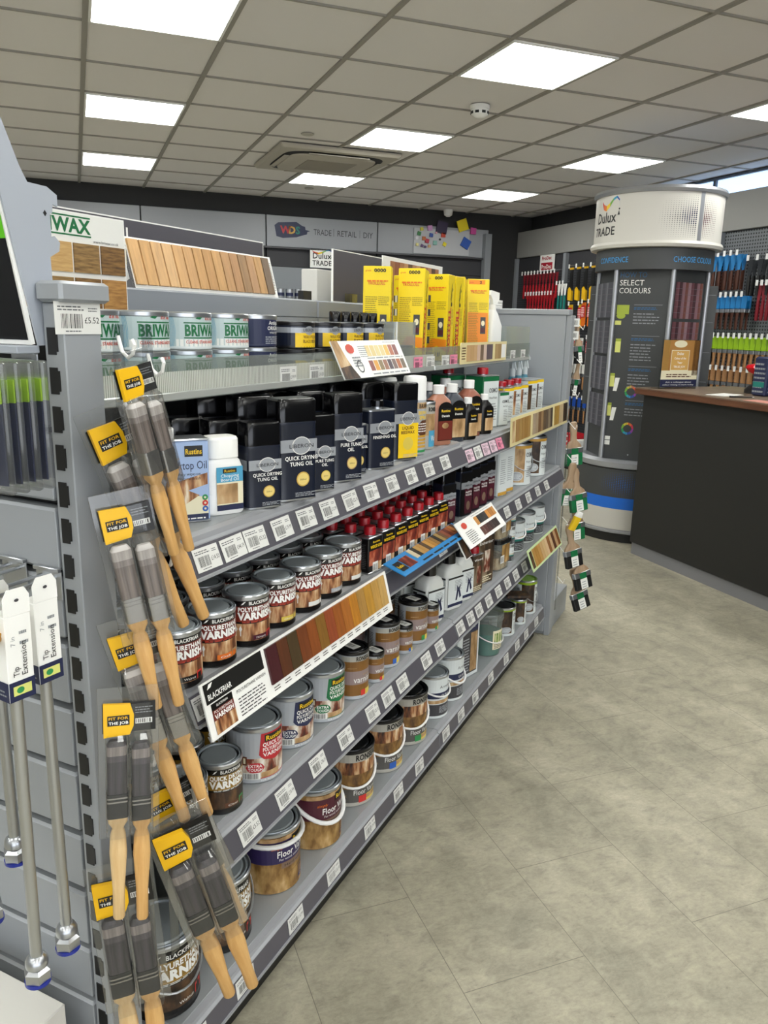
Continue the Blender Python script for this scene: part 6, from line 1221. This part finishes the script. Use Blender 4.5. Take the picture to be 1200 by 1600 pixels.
def extension():
    t = thing('pole_extension', 'x', 'pole'); mb = MB(); mb.box(-.028, -.017, -.125, 0, .017, -.018, 'white', .001); mb.build('card_sleeve', t)
    mb = MB(); mb.prism([(-.017, -.018), (.017, -.018), (.017, .004), (.011, .014), (-.011, .014), (-.017, .004)], -.0012, 0, 'white', 'x'); mb.build('header_flap', t)
    LB = Lab(facemap(0), 1); LB.rect(-.017, -.125, .017, -.100, 'navy', 1); LB.text('Tip', -.003, -.094, .008, 'ink', 'l', vert=1, w=.012); LB.text('Extension', .008, -.094, .008, 'ink', 'l', vert=1, w=.042); LB.text('7 in', -.006, -.055, .006, 'grey', 'l', vert=1); LB.lines(.0, -.055, .012, -.03, 2, 'grey', 2, .3); LB.rect(-.012, -.118, .012, -.106, 'lime2', 2); LB.ell(-.003, -.112, .005, .004, 'greentag', 3); LB.ell(.0, .0, .003, .002, 'dgrey', 2, 10); LB.build(t, 'print')
    LB = Lab(planemap((-.014, -.017, 0), (1, 0, 0), (0, 0, 1), (0, -1, 0)), 1); LB.rect(-.014, -.125, .014, -.100, 'navy', 1); LB.lines(-.012, -.118, .01, -.108, 2, 'grey', 2, .4); LB.lines(-.014, -.075, -.004, -.05, 4, 'mid', 2, .4); LB.build(t, 'side_print')
    mb = MB(); mb.cyl((-.014, 0, -.125), (-.014, 0, -.50), .0075, M('brushed_steel', 'b4b6b6', .3, .85), 16); mb.build('rod', t)
    mb = MB(); mb.T = Matrix.Translation((-.014, 0, 0)); mb.lathe([(.010, -.512), (.0145, -.509), (.0145, -.503), (.012, -.497), (.0085, -.494)], 'silver', 20); mb.se([(-.530, .0165, .0165), (-.528, .0175, .0175), (-.516, .0175, .0175), (-.512, .013, .013)], 'silver', 6); mb.build('nut', t)
    mb = MB(); mb.T = Matrix.Translation((-.014, 0, 0)); mb.lathe([(.015, -.536), (.0165, -.535), (.0165, -.530)], M('blue_plastic', '1c2c8c', .35), 24); mb.build('end_ring', t); return t
EX = [(-.768, .650, 1.125, -5, 0, 1.0), (-.758, .600, 1.125, -6, -2, 1.0), (-.862, .655, 1.10, -4, 0, .76), (-.842, .592, 1.11, -5, 0, .86)]
for i, (X, Y, z, yaw, tl, sc) in enumerate(EX):
    o = put('ext', extension, (X, Y, z), (rad(tl*.5), 0, rad(yaw)), 'silver pole extension with white card and blue end, %s from the post' % ORD[i], 'silver pole extensions')
    for c in o.children:
        if sc != 1 and (c.name.startswith('rod') or c.name.startswith('nut') or c.name.startswith('end_ring')): c.location.z = .54*(1-sc) if not c.name.startswith('rod') else 0
        if sc != 1 and c.name.startswith('rod'): c.scale.z = (sc*.54-.04)/.50
mb = MB(); mb.tube([(0, -.05, .004), (0, .005, -.006)], .006, M('brass', 'c0923c', .3, .8), 12); mb.lathe([(.0085, 0), (.0085, .003)], 'brass', 12); mb.build('brass_nozzle', loc=(-.775, .585, 1.085), rot=(0, 0, .5), label='small brass nozzle hanging before the white extension cards', cat='nozzle')
t = thing('white_box', 'large plain white box standing on the base of the near end bay', 'box', (-1.0, .52, .1407)); mb = MB(); mb.box(-.25, -.17, 0, .155, .17, .29, M('box_white', 'd4d2cc', .55), .002); mb.build('carton', t)

# ================================================================== hanging brush packs
M('blister2', 'fafafa', .05, kind='clear', base=.03, gain=.55, blend=.3, haze=.03); M('brush_wood', 'dcb274', .42, kind='wood', dark='bd8e50', stretch=(14, 14, 1.6)); M('brush_wood_pale', 'dfc494', .42, kind='wood', dark='c4a06c', stretch=(14, 14, 1.6))
M('bristle', '8e8078', .45, kind='wood', dark='3a302d', scale=8, stretch=(26, 26, .8)); M('bristle_dark', '453e44', .45, kind='wood', dark='0c0a0d', scale=8, stretch=(26, 26, .8)); M('bristle_d2', '5c5559', .45, kind='wood', dark='2a2629', scale=8, stretch=(26, 26, .8)); M('bristle_m2', 'a29892', .5, kind='wood', dark='5e5552', scale=8, stretch=(26, 26, .8)); M('ferrule_steel', 'a8a6a4', .22, .9); M('ferrule_black', '1c1c20', .25); M('tag_yellow', 'e8b40c', .4); M('bristle_tip', 'd4d0cc', .5); M('bristle_mid', 'c9c2bc', .5, kind='wood', dark='928a84', scale=8, stretch=(26, 26, .8))
def brush_in(parent, y, w_, z0, dark, x=0, pale=0, L=.125):
    b = sub('paintbrush', parent); q = .0095
    mb = MB(); mb.se([(z0-.006, q*.95, w_*.5, 5), (z0, q*.5, w_*.36, 3)], 'bristle_tip' if not dark else 'bristle_dark', 18); mb.se([(z0-.068, q, w_*.5, 6), (z0-.026, q*.95, w_*.5, 5)], 'bristle_dark' if dark else 'bristle', 24); mb.se([(z0-.026, q*.95, w_*.5, 5), (z0-.018, q*.95, w_*.5, 5)], 'bristle_d2' if dark else 'bristle_m2', 24); mb.se([(z0-.018, q*.95, w_*.5, 5), (z0-.006, q*.95, w_*.5, 5)], 'bristle_m2' if dark else 'bristle_mid', 24); 
    mb.T = Matrix.Identity(4); o = mb.build('bristles', b); o.location = (x, y, 0)
    mb = MB(); mb.se([(z0-.100, q+.001, w_*.5+.0008, 6), (z0-.068, q+.001, w_*.5+.0008, 6)], 'ferrule_black' if dark else 'ferrule_steel', 24)
    for zz in (z0-.073, z0-.078): mb.se([(zz-.001, q+.0016, w_*.5+.0014, 6), (zz+.001, q+.0016, w_*.5+.0014, 6)], 'ferrule_steel', 24, (0, 0))
    o = mb.build('ferrule', b); o.location = (x, y, 0)
    z1 = z0-.100; wd = 'brush_wood_pale' if pale else 'brush_wood'; mb = MB()
    mb.se([(z1-L, .0055, .006, 2.5), (z1-L+.003, .0070, .0075, 2.5), (z1-L*.7, .0074, .0076, 2.5), (z1-L*.35, .0090, .0108, 2.5), (z1-L*.18, .0082, .0096, 2.5), (z1-.016, .0072, .0070, 2.5), (z1-.010, .0085, w_*.40, 4), (z1-.006, .0098, w_*.49, 5), (z1+.001, .0098, w_*.50, 5)], wd, 20)
    o = mb.build('handle', b); o.location = (x, y, 0); return b
def pack(n, dark, tagc=1, pale=0, L=.125):
    def mk():
        t = thing('paintbrush_pack', 'x', 'brush pack'); W = .060
        mb = MB(); mb.box(-.001, -.037, -.187, .0, .037, .012, 'blister2', .0008)
        for i in range(n): y = -W*.24+W*.48*i; mb.se([(-.180, .013, .0135, 5, .006, y), (-.176, .0145, .0145, 5, .006, y), (-.052, .0135, .0140, 5, .006, y), (-.046, .008, .011, 5, .006, y)], 'blister2', 16, (0, 0))
        mb.se([(-.044, .007, W*.46, 6, .003, 0), (-.008, .007, W*.46, 6, .003, 0)], 'blister2', 20, (0, 0)); mb.build('blister_shell', t)
        mb = MB(); mb.box(.001, -W*.52, -.046, .003, W*.55, -.008, 'tin_black'); mb.build('card', t)
        if tagc:
            LB = Lab(facemap(.0102), 1); LB.mb.prism([(-W*.50, -.049), (W*.02, -.047), (W*.10, -.036), (W*.11, -.022), (W*.04, -.008), (-W*.50, -.006)], .0045, .0102, 'tag_yellow', 'x'); LB.rect(-W*.42, -.034, W*.02, -.021, 'ink', 1); LB.text('FIT FOR', -W*.20, -.0262, .0036, 'tag_yellow', w=W*.39, d=2, bold=1); LB.text('THE JOB', -W*.20, -.0322, .0036, 'white', w=W*.39, d=2, bold=1); LB.build(t, 'yellow_tag')
            LB = Lab(facemap(.0035), 1); LB.lines(W*.14, -.022, W*.50, -.012, 3, 'grey', 2, .35); LB.rect(W*.14, -.036, W*.48, -.029, 'white', 2); LB.bars(W*.16, -.035, W*.46, -.030, 'ink', 3, 8); LB.build(t, 'card_print')
        for i in range(n): brush_in(t, -W*.24+W*.48*i, .0245-.002*i, -.054-.006*i, dark, .006, pale if i == 0 else 0, L)
        return t
    return mk
def hang(key, mk, T, B, yaw, label, scale=1):
    T = Vector(T) + Vector((.010, .014, 0)); B = Vector(B) + Vector((.004, .010, 0)); dn = (B-T).normalized(); n0 = Vector((cos(rad(yaw)), sin(rad(yaw)), 0)); n0 = (n0 - dn*n0.dot(dn)).normalized(); yv = (-dn).cross(n0)
    o = put(key, mk, (0, 0, 0), 0, label, 'brush packs hanging at the near post'); s = (B-T).length/.283*scale
    o.matrix_world = Matrix(((n0.x, yv.x, -dn.x, T.x), (n0.y, yv.y, -dn.y, T.y), (n0.z, yv.z, -dn.z, T.z), (0, 0, 0, 1))) @ Matrix.Scale(s, 4)
    o.location, o.rotation_euler, o.scale = o.matrix_world.decompose()[0], o.matrix_world.to_euler(), (s, s, s); return o
Lb = 'clear pack of two wood handled paintbrushes'
hang('pkA', pack(2, 0), (-.728, .748, 1.397), (-.695, .800, 1.139), -6, Lb+', topmost on the near post, leaning right')
hang('pkA', None, (-.775, .752, 1.325), (-.715, .845, 1.02), -20, Lb+', second from the top on the near post')
hang('pkA', None, (-.735, .727, 1.222), (-.690, .756, .932), -34, Lb+', third from the top on the near post')
hang('pkB', pack(2, 0, 1, 0, .13), (-.745, .742, 1.045), (-.690, .806, .735), -42, Lb+', fourth from the top, leaning right')
hang('pkD', pack(2, 1, 1, 1, .14), (-.715, .700, .965), (-.695, .672, .672), -45, Lb+' with dark bristles hanging upright beside the slotted post')
hang('pkC', pack(2, 1), (-.745, .785, .78), (-.705, .905, .46), -38, Lb+' with dark bristles leaning right below the fourth pack')
hang('pkC', None, (-.700, .765, .742), (-.660, .865, .384), -40, Lb+' with black bristles, lowest leaning right')
hang('pkD', None, (-.752, .70, .685), (-.725, .72, .33), -45, Lb+' with dark bristles at the bottom left, cut by the frame')
for nm, (X, Y) in dict(a=(-.785, .870), b=(-.788, .818)).items():
    t = thing('clip_strip', 'clear strip with white hooks holding the brush packs, '+('rear' if nm == 'a' else 'front'), 'strip', (X, Y, 0)); mb = MB(); mb.box(-.001, -.010, .40, .001, .010, 1.44, 'film'); mb.build('strip', t)
    for k_, z in enumerate([1.405, 1.335, 1.235, 1.06, .97, .80, .75, .70] if nm == 'b' else [1.38, 1.1, .9]):
        mb = MB(); mb.tube([(.0, 0, z+.02), (.008, -.002, z), (.022, -.006, z-.008), (.034, -.010, z-.002), (.038, -.011, z+.010), (.034, -.010, z+.016)], .0026, 'white', 8); mb.build('hook', t)
mb = MB(); mb.box(-.02, -.001, -.025, .025, 0, .0, 'ticket'); mb.build('barcode_label', loc=(-.70, .83, .77), rot=(0, 0, -.7), label='white barcode label between the lower brush packs', cat='label')

for o in bpy.data.objects:
    if o.parent is None and o.get('label'):
        w_ = o['label'].split()
        if len(w_) > 16:
            s_ = o['label']
            for a, b in ((' on the second lowest shelf', ' on second lowest shelf'), ('of the middle shelf, ', ''), (' in the front row', ', front row'), (' from the near end', ' from near end'), ('standing in the rear', 'in the rear'), ('clear pack of two wood handled paintbrushes', 'clear pack of two paintbrushes'), (' the ', ' ')):
                if len(s_.split()) > 16: s_ = s_.replace(a, b)
            o['label'] = s_
